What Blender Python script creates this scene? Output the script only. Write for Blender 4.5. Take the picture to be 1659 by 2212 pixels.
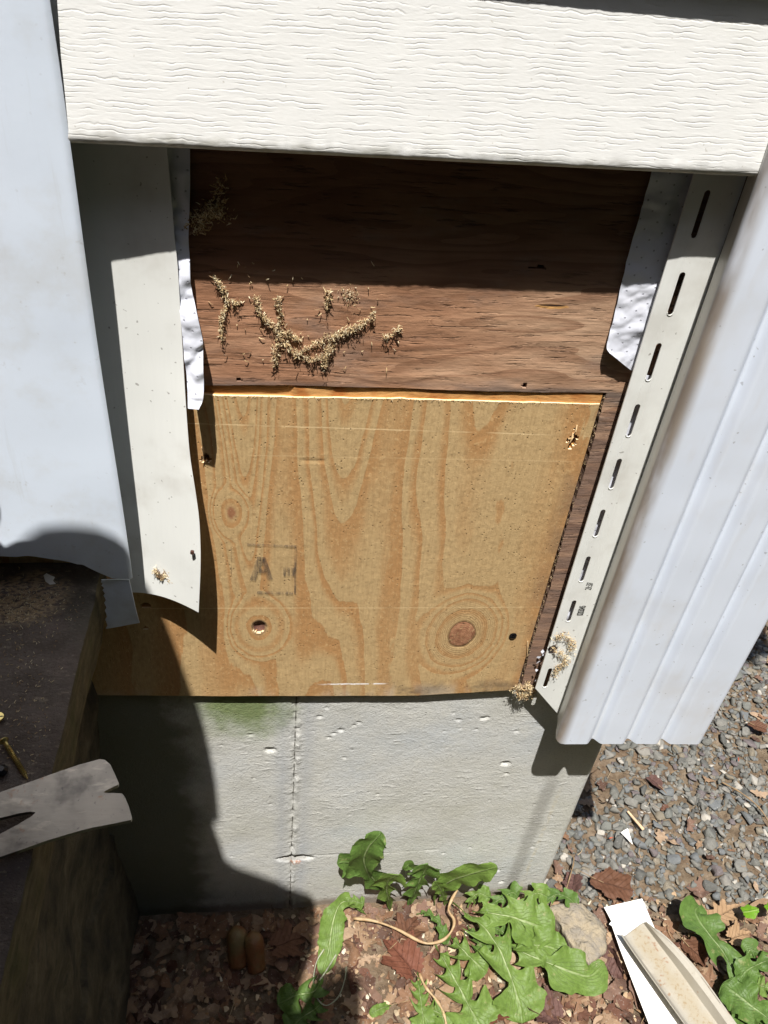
import bpy, bmesh, math, random
import numpy as np
from mathutils import Vector, Matrix
from mathutils.geometry import tessellate_polygon

for o in list(bpy.data.objects): bpy.data.objects.remove(o)
SC = bpy.context.scene
COL = SC.collection
rnd = random.Random(7)

# ------------------------------------------------------------------ camera
ROT = np.array([[0.9915659684, 0.0023437468, 0.1295817775],
                [-0.097314701, -0.6468802943, 0.7563568826],
                [0.0855966074, -0.7625879567, -0.6411964044]])
CAM = np.array([0.0, -0.75635688, 1.63465081])
FPX = 1853.7
cd = bpy.data.cameras.new('camera'); cam = bpy.data.objects.new('camera', cd); COL.objects.link(cam)
cd.sensor_fit = 'VERTICAL'; cd.sensor_height = 24.0; cd.sensor_width = 18.0
cd.lens = 24.0 * FPX / 2212.0
cd.clip_start = 0.01; cd.clip_end = 400
cam.matrix_world = Matrix(((ROT[0,0], -ROT[0,1], -ROT[0,2], CAM[0]),
                           (ROT[1,0], -ROT[1,1], -ROT[1,2], CAM[1]),
                           (ROT[2,0], -ROT[2,1], -ROT[2,2], CAM[2]), (0,0,0,1)))
SC.camera = cam

# ------------------------------------------------------------------ world, sun, exposure
SUN = np.array([0.0859118, 0.35580676, -0.93060234])      # direction the light travels
w = bpy.data.worlds.new('World'); SC.world = w; w.use_nodes = True
nt = w.node_tree; nt.nodes.clear()
sky = nt.nodes.new('ShaderNodeTexSky'); sky.sky_type = 'NISHITA'; sky.sun_disc = False
sky.sun_elevation = math.radians(68.5); sky.sun_rotation = math.radians(193.6)
bg = nt.nodes.new('ShaderNodeBackground'); bg.inputs[1].default_value = 0.15
wo = nt.nodes.new('ShaderNodeOutputWorld')
nt.links.new(sky.outputs[0], bg.inputs[0]); nt.links.new(bg.outputs[0], wo.inputs[0])
ld = bpy.data.lights.new('sun', 'SUN'); ld.energy = 5.0; ld.angle = math.radians(0.53); ld.color = (1.0, 0.965, 0.915)
sun = bpy.data.objects.new('sun', ld); COL.objects.link(sun)
sun.rotation_euler = Vector(SUN.tolist()).to_track_quat('-Z', 'Y').to_euler(); sun.location = (-1, -3, 8)
vs = SC.view_settings; vs.view_transform = 'Standard'; vs.look = 'None'; vs.gamma = 1.0; vs.exposure = 0.76
try: vs.use_curve_mapping = False
except Exception: pass
SC.cycles.max_bounces = 6; SC.cycles.diffuse_bounces = 4

# ------------------------------------------------------------------ measuring helpers: photo measurements -> metres on a real plane
def ray(px, py):
    v = np.array([(px - 829.5) / FPX, (py - 1106) / FPX, 1.0]); return ROT @ v
def WY(px, py, y=0.0):
    r = ray(px, py); return CAM + r * ((y - CAM[1]) / r[1])
def WZ(px, py, z=0.0):
    r = ray(px, py); return CAM + r * ((z - CAM[2]) / r[2])

# ------------------------------------------------------------------ numpy noise
def vnoise(x, y, seed=0):
    x = np.asarray(x, float); y = np.asarray(y, float)
    def h(i, j):
        n = (i.astype(np.int64) * 374761393 + j.astype(np.int64) * 668265263 + seed * 1442695041) & 0xffffffff
        n = ((n ^ (n >> 13)) * 1274126177) & 0xffffffff
        return ((n ^ (n >> 16)) & 0xffff) / 65535.0
    xi = np.floor(x); yi = np.floor(y); fx = x - xi; fy = y - yi
    fx = fx*fx*(3-2*fx); fy = fy*fy*(3-2*fy)
    return ((h(xi, yi)*(1-fx) + h(xi+1, yi)*fx)*(1-fy) + (h(xi, yi+1)*(1-fx) + h(xi+1, yi+1)*fx)*fy)
def fbm(x, y, seed=0, oct=4, g=.5):
    a = 1.0; s = 0; t = 0
    for k in range(oct):
        s = s + a * (vnoise(x * 2**k, y * 2**k, seed + k*17) - .5); t += a; a *= g
    return s / t * 2

# ------------------------------------------------------------------ tagging
def tag(o, label=None, cat=None, group=None, kind=None):
    if label: o['label'] = label
    if cat: o['category'] = cat
    if group: o['group'] = group
    if kind: o['kind'] = kind
    return o
def empty(name, loc, label, cat, group=None):
    o = bpy.data.objects.new(name, None); COL.objects.link(o); o.location = loc
    o.empty_display_size = .02
    return tag(o, label, cat, group)
def link(name, me, parent=None, smooth=False):
    o = bpy.data.objects.new(name, me); COL.objects.link(o)
    if smooth: me.polygons.foreach_set('use_smooth', [True]*len(me.polygons))
    if parent is not None:
        o.parent = parent
        if parent.parent is None: o.location = -Vector(parent.location)
    return o
def mesh(name, V, F, mat, parent=None, smooth=False):
    me = bpy.data.meshes.new(name); me.from_pydata([tuple(map(float, v)) for v in V], [], [tuple(map(int, f)) for f in F])
    me.materials.append(mat); me.update()
    return link(name, me, parent, smooth)
def gridmesh(name, P, mat, parent=None, thick=0.0, mask=None, direction=None, smooth=True, attr=None):
    """P: (n,m,3) points. Cells with mask False are left out. thick>0 gives it a back and rims."""
    n, m = P.shape[:2]
    if mask is None: mask = np.ones((n-1, m-1), bool)
    idx = np.arange(n*m).reshape(n, m)
    a = idx[:-1, :-1]; b = idx[1:, :-1]; c = idx[1:, 1:]; d = idx[:-1, 1:]
    q = np.stack([a, b, c, d], -1)[mask]
    V = P.reshape(-1, 3)
    if thick > 0:
        if direction is None:
            du = np.gradient(P, axis=0); dv = np.gradient(P, axis=1)
            nr = np.cross(du, dv); nr /= (np.linalg.norm(nr, axis=-1, keepdims=True) + 1e-12)
        else: nr = np.broadcast_to(np.array(direction, float), P.shape)
        B = (P + nr * thick).reshape(-1, 3); N = n*m
        V = np.concatenate([V, B]); back = q[:, ::-1] + N
        e = np.concatenate([q[:, [0,1]], q[:, [1,2]], q[:, [2,3]], q[:, [3,0]]])
        key = e[:,0].astype(np.int64)*N + e[:,1]; rkey = e[:,1].astype(np.int64)*N + e[:,0]
        bd = e[~np.isin(key, rkey)]
        rim = np.stack([bd[:,1], bd[:,0], bd[:,0]+N, bd[:,1]+N], -1)
        q = np.concatenate([q, back, rim])
    used = np.unique(q); rm = -np.ones(len(V), np.int64); rm[used] = np.arange(len(used))
    V = V[used]; q = rm[q]
    me = bpy.data.meshes.new(name)
    me.vertices.add(len(V)); me.vertices.foreach_set('co', V.astype(np.float32).ravel())
    me.loops.add(q.size); me.loops.foreach_set('vertex_index', q.astype(np.int32).ravel())
    me.polygons.add(len(q)); me.polygons.foreach_set('loop_start', np.arange(0, q.size, 4, dtype=np.int32))
    me.update(calc_edges=True); me.validate()
    if attr is not None:
        A = attr.reshape(-1, 3)
        if thick > 0: A = np.concatenate([A, A])
        at = me.attributes.new('lp', 'FLOAT_VECTOR', 'POINT'); at.data.foreach_set('vector', A[used].astype(np.float32).ravel())
    me.materials.append(mat)
    o = link(name, me, parent)
    if smooth:
        me.polygons.foreach_set('use_smooth', [True]*len(me.polygons))
        if thick > 0:
            try: me.set_sharp_from_angle(angle=math.radians(50))
            except Exception: pass
    return o
class MB:
    def __init__(s): s.V = []; s.F = []
    def add(s, V, F):
        n = len(s.V); s.V += [tuple(map(float, v)) for v in V]; s.F += [tuple(int(i)+n for i in f) for f in F]
    def box(s, a, b):
        (x0,y0,z0),(x1,y1,z1) = a, b
        s.add([(x0,y0,z0),(x1,y0,z0),(x1,y1,z0),(x0,y1,z0),(x0,y0,z1),(x1,y0,z1),(x1,y1,z1),(x0,y1,z1)],
              [(0,3,2,1),(4,5,6,7),(0,1,5,4),(1,2,6,5),(2,3,7,6),(3,0,4,7)])
    def prism(s, top, off):
        n = len(top); off = np.array(off, float)
        T = [np.array(p, float) for p in top]; V = T + [p + off for p in T]
        s.add(V, [tuple(range(n)), tuple(range(2*n-1, n-1, -1))] + [(i, i+n, (i+1) % n + n, (i+1) % n) for i in range(n)])
    def tube(s, pts, rad, k=6, cap=True):
        pts = [Vector(tuple(map(float,p))) for p in pts]; R = rad if hasattr(rad, '__len__') else [rad]*len(pts)
        up = None; base = len(s.V); V = []
        for i, p in enumerate(pts):
            t = (pts[min(i+1, len(pts)-1)] - pts[max(i-1, 0)]).normalized()
            if up is None: up = t.orthogonal().normalized()
            up = (up - t*up.dot(t)).normalized(); sd = t.cross(up)
            for j in range(k):
                a = 2*math.pi*j/k; V.append(p + (up*math.cos(a) + sd*math.sin(a))*R[i])
        F = []
        for i in range(len(pts)-1):
            for j in range(k):
                F.append((i*k+j, i*k+(j+1) % k, (i+1)*k+(j+1) % k, (i+1)*k+j))
        if cap: F += [tuple(range(k-1, -1, -1)), tuple(range((len(pts)-1)*k, len(pts)*k))]
        s.add(V, F)
    def build(s, name, mat, parent=None, smooth=False): return mesh(name, s.V, s.F, mat, parent, smooth)
def bez(pts, n):
    """Catmull-Rom through the points"""
    P = [np.array(p, float) for p in pts]; P = [2*P[0]-P[1]] + P + [2*P[-1]-P[-2]]; out = []
    for i in range(n):
        t = i/(n-1)*(len(P)-3); k = min(int(t), len(P)-4); f = t-k
        a, b, c, d = P[k:k+4]
        out.append(.5*((2*b) + (c-a)*f + (2*a-5*b+4*c-d)*f*f + (-a+3*b-3*c+d)*f**3))
    return np.array(out)

# ------------------------------------------------------------------ node shorthand
class E:
    def __init__(s, t, k): s.t = t; s.k = k
    def _m(s, op, *a, clamp=False):
        n = s.t.nt.nodes.new('ShaderNodeMath'); n.operation = op; n.use_clamp = clamp
        for i, x in enumerate((s,) + a): s.t.put(n.inputs[i], x)
        return E(s.t, n.outputs[0])
    def __add__(s, o): return s._m('ADD', o)
    __radd__ = __add__
    def __mul__(s, o): return s._m('MULTIPLY', o)
    __rmul__ = __mul__
    def __sub__(s, o): return s._m('SUBTRACT', o)
    def __rsub__(s, o): return (s * -1.0) + o
    def __truediv__(s, o): return s._m('DIVIDE', o)
    def pow(s, o): return s._m('POWER', o)
    def abs(s): return s._m('ABSOLUTE')
    def frac(s): return s._m('FRACT')
    def floor(s): return s._m('FLOOR')
    def sin(s): return s._m('SINE')
    def sqrt(s): return s._m('SQRT')
    def exp(s): return s._m('EXPONENT')
    def min(s, o): return s._m('MINIMUM', o)
    def max(s, o): return s._m('MAXIMUM', o)
    def gt(s, o): return s._m('GREATER_THAN', o)
    def clamp(s): return s._m('ADD', 0.0, clamp=True)
    def ss(s, a, b, c=0.0, d=1.0):
        n = s.t.nt.nodes.new('ShaderNodeMapRange'); n.interpolation_type = 'SMOOTHSTEP'
        for i, x in enumerate((s, a, b, c, d)): s.t.put(n.inputs[i], x)
        return E(s.t, n.outputs[0])
class T:
    def __init__(s, name):
        s.mat = bpy.data.materials.new(name); s.mat.use_nodes = True; s.nt = s.mat.node_tree; s.nt.nodes.clear()
    def put(s, inp, x):
        if isinstance(x, E): s.nt.links.new(x.k, inp)
        elif isinstance(x, (tuple, list)) and inp.type == 'RGBA' and len(x) == 3: inp.default_value = (*x, 1)
        else: inp.default_value = x
    def obj(s):
        n = s.nt.nodes.new('ShaderNodeTexCoord'); return E(s, n.outputs['Object'])
    def geo(s, o='Normal'):
        n = s.nt.nodes.new('ShaderNodeNewGeometry'); return E(s, n.outputs[o])
    def attr(s, name):
        n = s.nt.nodes.new('ShaderNodeAttribute'); n.attribute_name = name; return E(s, n.outputs['Vector'])
    def sep(s, v):
        n = s.nt.nodes.new('ShaderNodeSeparateXYZ'); s.put(n.inputs[0], v); return [E(s, n.outputs[i]) for i in range(3)]
    def vec(s, x, y, z):
        n = s.nt.nodes.new('ShaderNodeCombineXYZ')
        for i, a in enumerate((x, y, z)): s.put(n.inputs[i], a)
        return E(s, n.outputs[0])
    def noise(s, v, scale=1.0, detail=2.0, rough=.5, dist=0.0):
        n = s.nt.nodes.new('ShaderNodeTexNoise'); s.put(n.inputs['Vector'], v)
        n.inputs['Scale'].default_value = scale; n.inputs['Detail'].default_value = detail
        n.inputs['Roughness'].default_value = rough; n.inputs['Distortion'].default_value = dist
        return E(s, n.outputs['Fac'])
    def vor(s, v, scale=1.0, feature='F1', rand=1.0, out='Distance'):
        n = s.nt.nodes.new('ShaderNodeTexVoronoi'); n.feature = feature; s.put(n.inputs['Vector'], v)
        n.inputs['Scale'].default_value = scale; n.inputs['Randomness'].default_value = rand
        return E(s, n.outputs[out])
    def ramp(s, f, stops, mode='LINEAR'):
        n = s.nt.nodes.new('ShaderNodeValToRGB'); s.put(n.inputs[0], f); r = n.color_ramp; r.interpolation = mode
        while len(r.elements) > len(stops): r.elements.remove(r.elements[-1])
        while len(r.elements) < len(stops): r.elements.new(1.0)
        for e, (p, c) in zip(r.elements, stops): e.position = p; e.color = (*c, 1)
        return E(s, n.outputs[0])
    def mix(s, f, a, b, mode='MIX'):
        n = s.nt.nodes.new('ShaderNodeMix'); n.data_type = 'RGBA'; n.blend_type = mode; n.clamp_factor = True
        s.put(n.inputs[0], f)
        for i, x in ((6, a), (7, b)): s.put(n.inputs[i], x)
        return E(s, n.outputs[2])
    def out(s, col, rough=.6, bump=None, spec=.5, metal=0.0, transl=0.0, alpha=None, bdist=1.0):
        p = s.nt.nodes.new('ShaderNodeBsdfPrincipled'); s.put(p.inputs['Base Color'], col); s.put(p.inputs['Roughness'], rough)
        s.put(p.inputs['Metallic'], metal); s.put(p.inputs['Specular IOR Level'], spec)
        if bump is not None:
            b = s.nt.nodes.new('ShaderNodeBump'); b.inputs['Strength'].default_value = 1.0; b.inputs['Distance'].default_value = bdist
            s.put(b.inputs['Height'], bump); s.nt.links.new(b.outputs[0], p.inputs['Normal'])
        res = p.outputs[0]
        if transl:
            tr = s.nt.nodes.new('ShaderNodeBsdfTranslucent'); s.put(tr.inputs[0], col)
            mx = s.nt.nodes.new('ShaderNodeMixShader'); mx.inputs[0].default_value = transl
            s.nt.links.new(res, mx.inputs[1]); s.nt.links.new(tr.outputs[0], mx.inputs[2]); res = mx.outputs[0]
        if alpha is not None:
            tp = s.nt.nodes.new('ShaderNodeBsdfTransparent'); mx = s.nt.nodes.new('ShaderNodeMixShader'); s.put(mx.inputs[0], alpha)
            s.nt.links.new(tp.outputs[0], mx.inputs[1]); s.nt.links.new(res, mx.inputs[2]); res = mx.outputs[0]
        o = s.nt.nodes.new('ShaderNodeOutputMaterial'); s.nt.links.new(res, o.inputs[0]); return s.mat
def blob(t, x, z, cx, cz, r, rz=None):
    """normalised distance from (cx,cz)"""
    return (((x - cx) * (1.0/r)).pow(2.0) + ((z - cz) * (1.0/(rz or r))).pow(2.0)).sqrt()

# ================================================================== materials
def m_plank():
    t = T('embossed_vinyl'); p = t.obj(); x, y, z = t.sep(p)
    w1 = t.noise(t.vec(x*16, 0.0, z*38), 1, 2) - .5
    w2 = t.noise(t.vec(x*70, 3.0, z*60), 1, 2, .6) - .5
    q = z * (1/.0041) + w1*2.2 + w2*1.25
    c = (q.frac() - .5).abs() * 2.0
    amp = t.noise(t.vec(x*34, 7.0, z*120), 1, 2).ss(.40, .60)
    saw = q.frac()
    crease = c.ss(.55, 1.0) * amp
    fine = t.noise(t.vec(x*180, 0.0, z*420), 1, 3) - .5
    h = crease * -.00016 + saw*amp*.00009 + fine*.00012 + (t.noise(p, 25, 2)-.5)*.0006
    st = t.noise(p, 9, 3).ss(.58, .78)
    col = t.mix(st*.30, (.73, .73, .71), (.62, .62, .53))
    col = t.mix(crease*.10, col, (.45, .42, .36))
    col = t.mix(t.noise(p, 260, 1).ss(.76, .8)*.35, col, (.3, .27, .2))
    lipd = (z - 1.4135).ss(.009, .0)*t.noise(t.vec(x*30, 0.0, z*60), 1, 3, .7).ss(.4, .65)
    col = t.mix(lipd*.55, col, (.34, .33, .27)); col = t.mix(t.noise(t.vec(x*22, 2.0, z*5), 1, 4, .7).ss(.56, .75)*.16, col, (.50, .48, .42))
    return t.out(col, .5, h, .3)
def m_vinyl(name, c, dirt=(.30, .26, .2), amt=.25, rough=.4, streak=False):
    t = T(name); p = t.obj(); x, y, z = t.sep(p)
    d = t.noise(p, 14, 4, .6).ss(.5, .75)*amt
    sp = t.noise(p, 170, 1).ss(.735, .77)*.55
    col = t.mix(d, c, dirt); col = t.mix(sp, col, (.12, .1, .08))
    s = t.noise(t.vec(x*300, y*300, z*6), 1, 2)
    col = t.mix(s.ss(.35, .9)*.10, col, tuple(k*.75 for k in c))
    h = t.noise(t.vec(x*90, y*90, z*9), 1, 3)*.00012 + t.noise(p, 12, 1)*.0012 + t.noise(p, 500, 1)*.00004
    return t.out(col, rough, h, .4)
def m_panel():
    t = T('painted_aluminium'); p = t.obj(); x, y, z = t.sep(p)
    c = (.655, .725, .82)
    col = t.mix(t.noise(p, 9, 5, .65).ss(.47, .70)*.34, c, (.48, .47, .43))
    col = t.mix(t.noise(t.vec(x*70, 1.0, z*4), 1, 4, .7).ss(.58, .72)*.16, col, (.40, .39, .36))
    col = t.mix(t.noise(t.vec(x*60, 0.0, z*60), 1, 3, .7).ss(.62, .70)*t.noise(p, 6, 2).ss(.45, .6)*.35, col, (.38, .37, .35))
    col = t.mix(t.noise(p, 150, 1).ss(.74, .80)*.15, col, (.30, .30, .32))
    col = t.mix(z.ss(1.0, .9)*t.noise(p, 30, 4).ss(.3, .8)*.5, col, (.26, .24, .21))
    h = t.noise(t.vec(x*120, 0.0, z*5), 1, 2)*.00012 + t.noise(p, 7, 1)*.003 + t.noise(p, 160, 1)*.00008
    return t.out(col, .38, h, .45)
def m_newply():
    t = T('fresh_plywood'); p = t.obj(); x, y, z = t.sep(p)
    k1 = WY(997, 1370); k2 = WY(560, 1355); k3 = WY(500, 1108)
    big = t.noise(t.vec(x*3.0, 2.3, z*1.2), 1, 1) - .5
    mid = t.noise(t.vec(x*11, 5.0, z*3.0), 1, 3, .55) - .5
    jag = t.noise(t.vec(x*60, 9.0, z*10), 1, 3, .65) - .5
    xw = x + (t.noise(t.vec(x*7, 4.0, z*2.2), 1, 2) - .5)*.045
    def cath(cx, w_, a, z0): return ((xw - cx)*(1.0/w_)).pow(2.0)._m('MULTIPLY', -1.0).exp() * (z - z0)*a
    f = xw*17.0 + big*3.0 + mid*1.3 + cath(-.030, .026, 13.0, .72) + cath(.078, .034, 10.0, .80) + cath(.215, .050, 4.5, .60)
    f = f + (t.noise(t.vec(f*.9, z*1.5, 3.0), 1, 2) - .5)*1.5
    def ring(k, ax, az, sp, f, reach):
        d = blob(t, x, z, float(k[0]), float(k[2]), ax, az)
        dw = d + (t.noise(p, 34, 3) - .5)*.42
        return f + (dw*sp - f) * dw.ss(reach*.55, reach, 1.0, 0.0), dw
    f, d1 = ring(k1, .017, .024, .95, f, 4.4)
    f, d2 = ring(k2, .013, .020, .8, f, 3.6)
    f, d3 = ring(k3, .010, .018, .8, f, 2.8)
    fr = (f + jag*.34).frac()
    band = fr.ss(.36, .84) * fr.ss(.965, 1.0, 1.0, 0.0)
    tone = t.noise(t.vec(x*7, 2.0, z*1.6), 1, 2)
    col = t.mix(tone, (.52, .365, .185), (.46, .32, .155))
    col = t.mix(band*t.noise(t.vec(x*9, 6.0, z*3), 1, 2).ss(.25, .6, .55, .95), col, (.43, .228, .090))
    fib = t.noise(t.vec(x*420, 1.0, z*26), 1, 3, .6)
    col = t.mix(fib.ss(.30, .75)*.34, col, (.26, .16, .07))
    # fine rings round the big knot
    rr = ((d1*7.0 + (t.noise(p, 40, 2)-.5)*1.2).frac() - .5).abs()*2.0
    col = t.mix(rr.ss(.50, 1.0)*d1.ss(3.6, 1.5)*.62, col, (.24, .12, .045))
    col = t.mix(d1.ss(1.06, .96), col, t.mix(t.noise(p, 90, 4, .7).ss(.3, .7), (.40, .20, .11), (.20, .085, .045)))
    col = t.mix((1.0 - (d1 - 1.06).abs()*9.0).clamp()*.85, col, (.10, .045, .02))
    col = t.mix(d2.ss(.66, .52), col, (.13, .06, .045)); col = t.mix((1.0-(d2-.68).abs()*7.0).clamp()*.7, col, (.07, .04, .03))
    col = t.mix(d3.ss(.75, .35)*.8, col, (.25, .09, .045))
    # torn fibre flecks
    fl = t.noise(t.vec(x*620 + z*260, 0.0, z*230 - x*120), 1, 1)
    flm = fl.ss(.67, .74) * t.noise(t.vec(x*60, 4.0, z*40), 1, 2).ss(.40, .58)
    col = t.mix(flm*.75, col, (.74, .55, .30))
    dk = t.vor(t.vec(x*230, 6.0, z*130), 1).ss(.22, .08) * t.noise(p, 45, 2).ss(.45, .6)
    col = t.mix(dk*.55, col, (.20, .12, .05))
    mot = t.noise(t.vec(x*190 + z*60, 3.0, z*110 - x*70), 1, 3, .6)
    col = t.mix(mot.ss(.52, .72)*.45, col, (.62, .44, .22)); col = t.mix(mot.ss(.46, .30)*.40, col, (.27, .165, .07))
    # pale saw-guide lines
    for zz, sl, a in ((WY(870, 924)[2], -.02, .75), (WY(700, 985)[2], -.01, .25), (WY(700, 1312)[2], -.012, .5)):
        ln = (z - float(zz) - x*sl + (t.noise(p, 60, 2)-.5)*.0014).abs().ss(.0011, .0003)
        col = t.mix(ln * t.noise(p, 22, 2).ss(.35, .55) * a, col, (.72, .54, .30))
    # damp and grey stain along the lower edge, scuffed right side
    st = z.ss(.700, .655) * t.noise(t.vec(x*16, 0.0, z*26), 1, 4, .65).ss(.42, .66) * x.ss(.06, .2)
    col = t.mix(st*.85, col, (.13, .095, .06))
    pale = z.ss(.685, .655) * t.noise(t.vec(x*20, 8.0, z*10), 1, 3).ss(.45, .6)
    col = t.mix(pale*.45, col, (.50, .42, .33))
    wh = (z - float(WY(760, 1477)[2]) + (x-.11)*.02 + (t.noise(p, 90, 2)-.5)*.003).abs().ss(.0020, .0006) * x.ss(.060, .085) * x.ss(.165, .150) * t.noise(p, 120, 2).ss(.3, .5)
    col = t.mix(wh, col, (.82, .78, .75))
    edge = x.ss(.325, .350) * t.noise(p, 14, 3).ss(.38, .6)
    col = t.mix(edge*.5, col, (.20, .14, .09))
    # layered edge grain, seen on the cut top
    nx, ny, nz = t.sep(t.geo('True Normal'))
    lay = y.ss(.0014, .0022)
    ecol = t.mix(lay, (.86, .68, .42), t.mix(t.noise(p, 60, 3), (.62, .34, .12), (.46, .22, .07)))
    col = t.mix(nz.gt(.6), col, ecol)
    h = fib*.00022 + mot*.0005 + flm*.0004 - dk*.0006 + band*-.00008 + rr*d1.ss(3.2, 1.5)*-.00018 + (t.noise(p, 90, 3)-.5)*.0005 + (t.noise(p, 18, 2)-.5)*.0012
    return t.out(col, .7, h, .25)
def m_oldply():
    t = T('weathered_plywood'); p = t.obj(); x, y, z = t.sep(p)
    kx, _, kz = [float(v) for v in WY(1130, 700)]
    d = blob(t, x, z, kx, kz, .075, .011)
    wv = t.noise(t.vec(x*3, 0.0, z*16), 1, 2) - .5
    f = z*46 + wv*9.0; f = f + (d*1.2 - f)*d.ss(2.3, 1.2)
    fr = (f + (t.noise(t.vec(x*9, 1.0, z*80), 1, 3)-.5)*.5).frac()
    a = t.noise(t.vec(x*5, 0.0, z*13), 1, 4, .6)
    col = t.ramp(a, [(.25, (.25, .120, .066)), (.5, (.41, .225, .130)), (.72, (.54, .345, .22))])
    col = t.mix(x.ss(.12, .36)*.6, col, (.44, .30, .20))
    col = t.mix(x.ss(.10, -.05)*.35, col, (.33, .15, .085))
    col = t.mix(fr.ss(.45, .9)*.55, col, (.20, .095, .05))
    fib = t.noise(t.vec(x*22, 4.0, z*420), 1, 4, .6)
    col = t.mix(fib.ss(.35, .75)*.24, col, (.15, .08, .048))
    col = t.mix((z + (t.noise(t.vec(x*6, 1.0, z*14), 1, 3) - .5)*.05).ss(1.262, 1.30)*.62, col, (.065, .026, .018))  # dark stain tone, also deepening the plank's cast shade in the colour
    gr = t.noise(t.vec(x*8, 2.0, z*22), 1, 4, .65).ss(.52, .7)
    col = t.mix(gr*.35, col, (.22, .18, .155))
    ck = t.noise(t.vec(x*26, 8.0, z*300), 1, 3, .6)
    ckm = ck.ss(.56, .66) * t.noise(t.vec(x*9, 3.0, z*24), 1, 2).ss(.40, .60)
    col = t.mix(ckm*.45, col, (.035, .02, .014))
    lo = z.ss(1.176, 1.160)
    col = t.mix(lo*t.noise(t.vec(x*12, 1.0, z*90), 1, 3).ss(.35, .6)*.75, col, (.10, .085, .08))
    # a torn pale sliver
    sx, _, sz = [float(v) for v in WY(1192, 662)]
    sl = blob(t, x, z, sx, sz, .020, .0028) + (t.noise(p, 160, 2)-.5)*.7
    col = t.mix(sl.ss(1.0, .8), col, (.50, .27, .10)); col = t.mix(blob(t, x, z, sx, sz+.0012, .016, .0012).ss(1.1, .7), col, (.03, .015, .01))
    # smooth strip at the right of the saw cut is greyer
    col = t.mix(x.ss(.352, .356)*z.ss(1.16, 1.10)*.6, col, t.mix(t.noise(p, 45, 4), (.16, .085, .055), (.24, .16, .12)))
    h = ckm*-.0016 + fib*.0004 + (t.noise(p, 26, 3)-.5)*.0012 + t.noise(t.vec(x*70, 0.0, z*160), 1, 3)*.0007
    return t.out(col, .75, h, .2)
def m_backing():
    t = T('bare_framing_wood'); p = t.obj(); x, y, z = t.sep(p)
    f = t.noise(t.vec(x*22, 0.0, z*300), 1, 3)
    col = t.mix(f, (.46, .26, .10), (.32, .15, .05))
    return t.out(t.mix(t.noise(p, 16, 2).ss(.5, .7)*.5, col, (.30, .11, .035)), .75, f*.0005)
def m_exposed():
    t = T('raw_inner_ply'); p = t.obj(); x, y, z = t.sep(p)
    f = t.noise(t.vec(x*90, 0.0, z*300), 1, 3)
    col = t.mix(f, (.62, .35, .13), (.46, .22, .07)); col = t.mix(t.noise(p, 26, 3).ss(.45, .65), col, (.40, .15, .04))
    col = t.mix(x.ss(.03, .0)*.7, col, (.16, .09, .035))
    return t.out(col, .8, f*.0008, .2)
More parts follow.
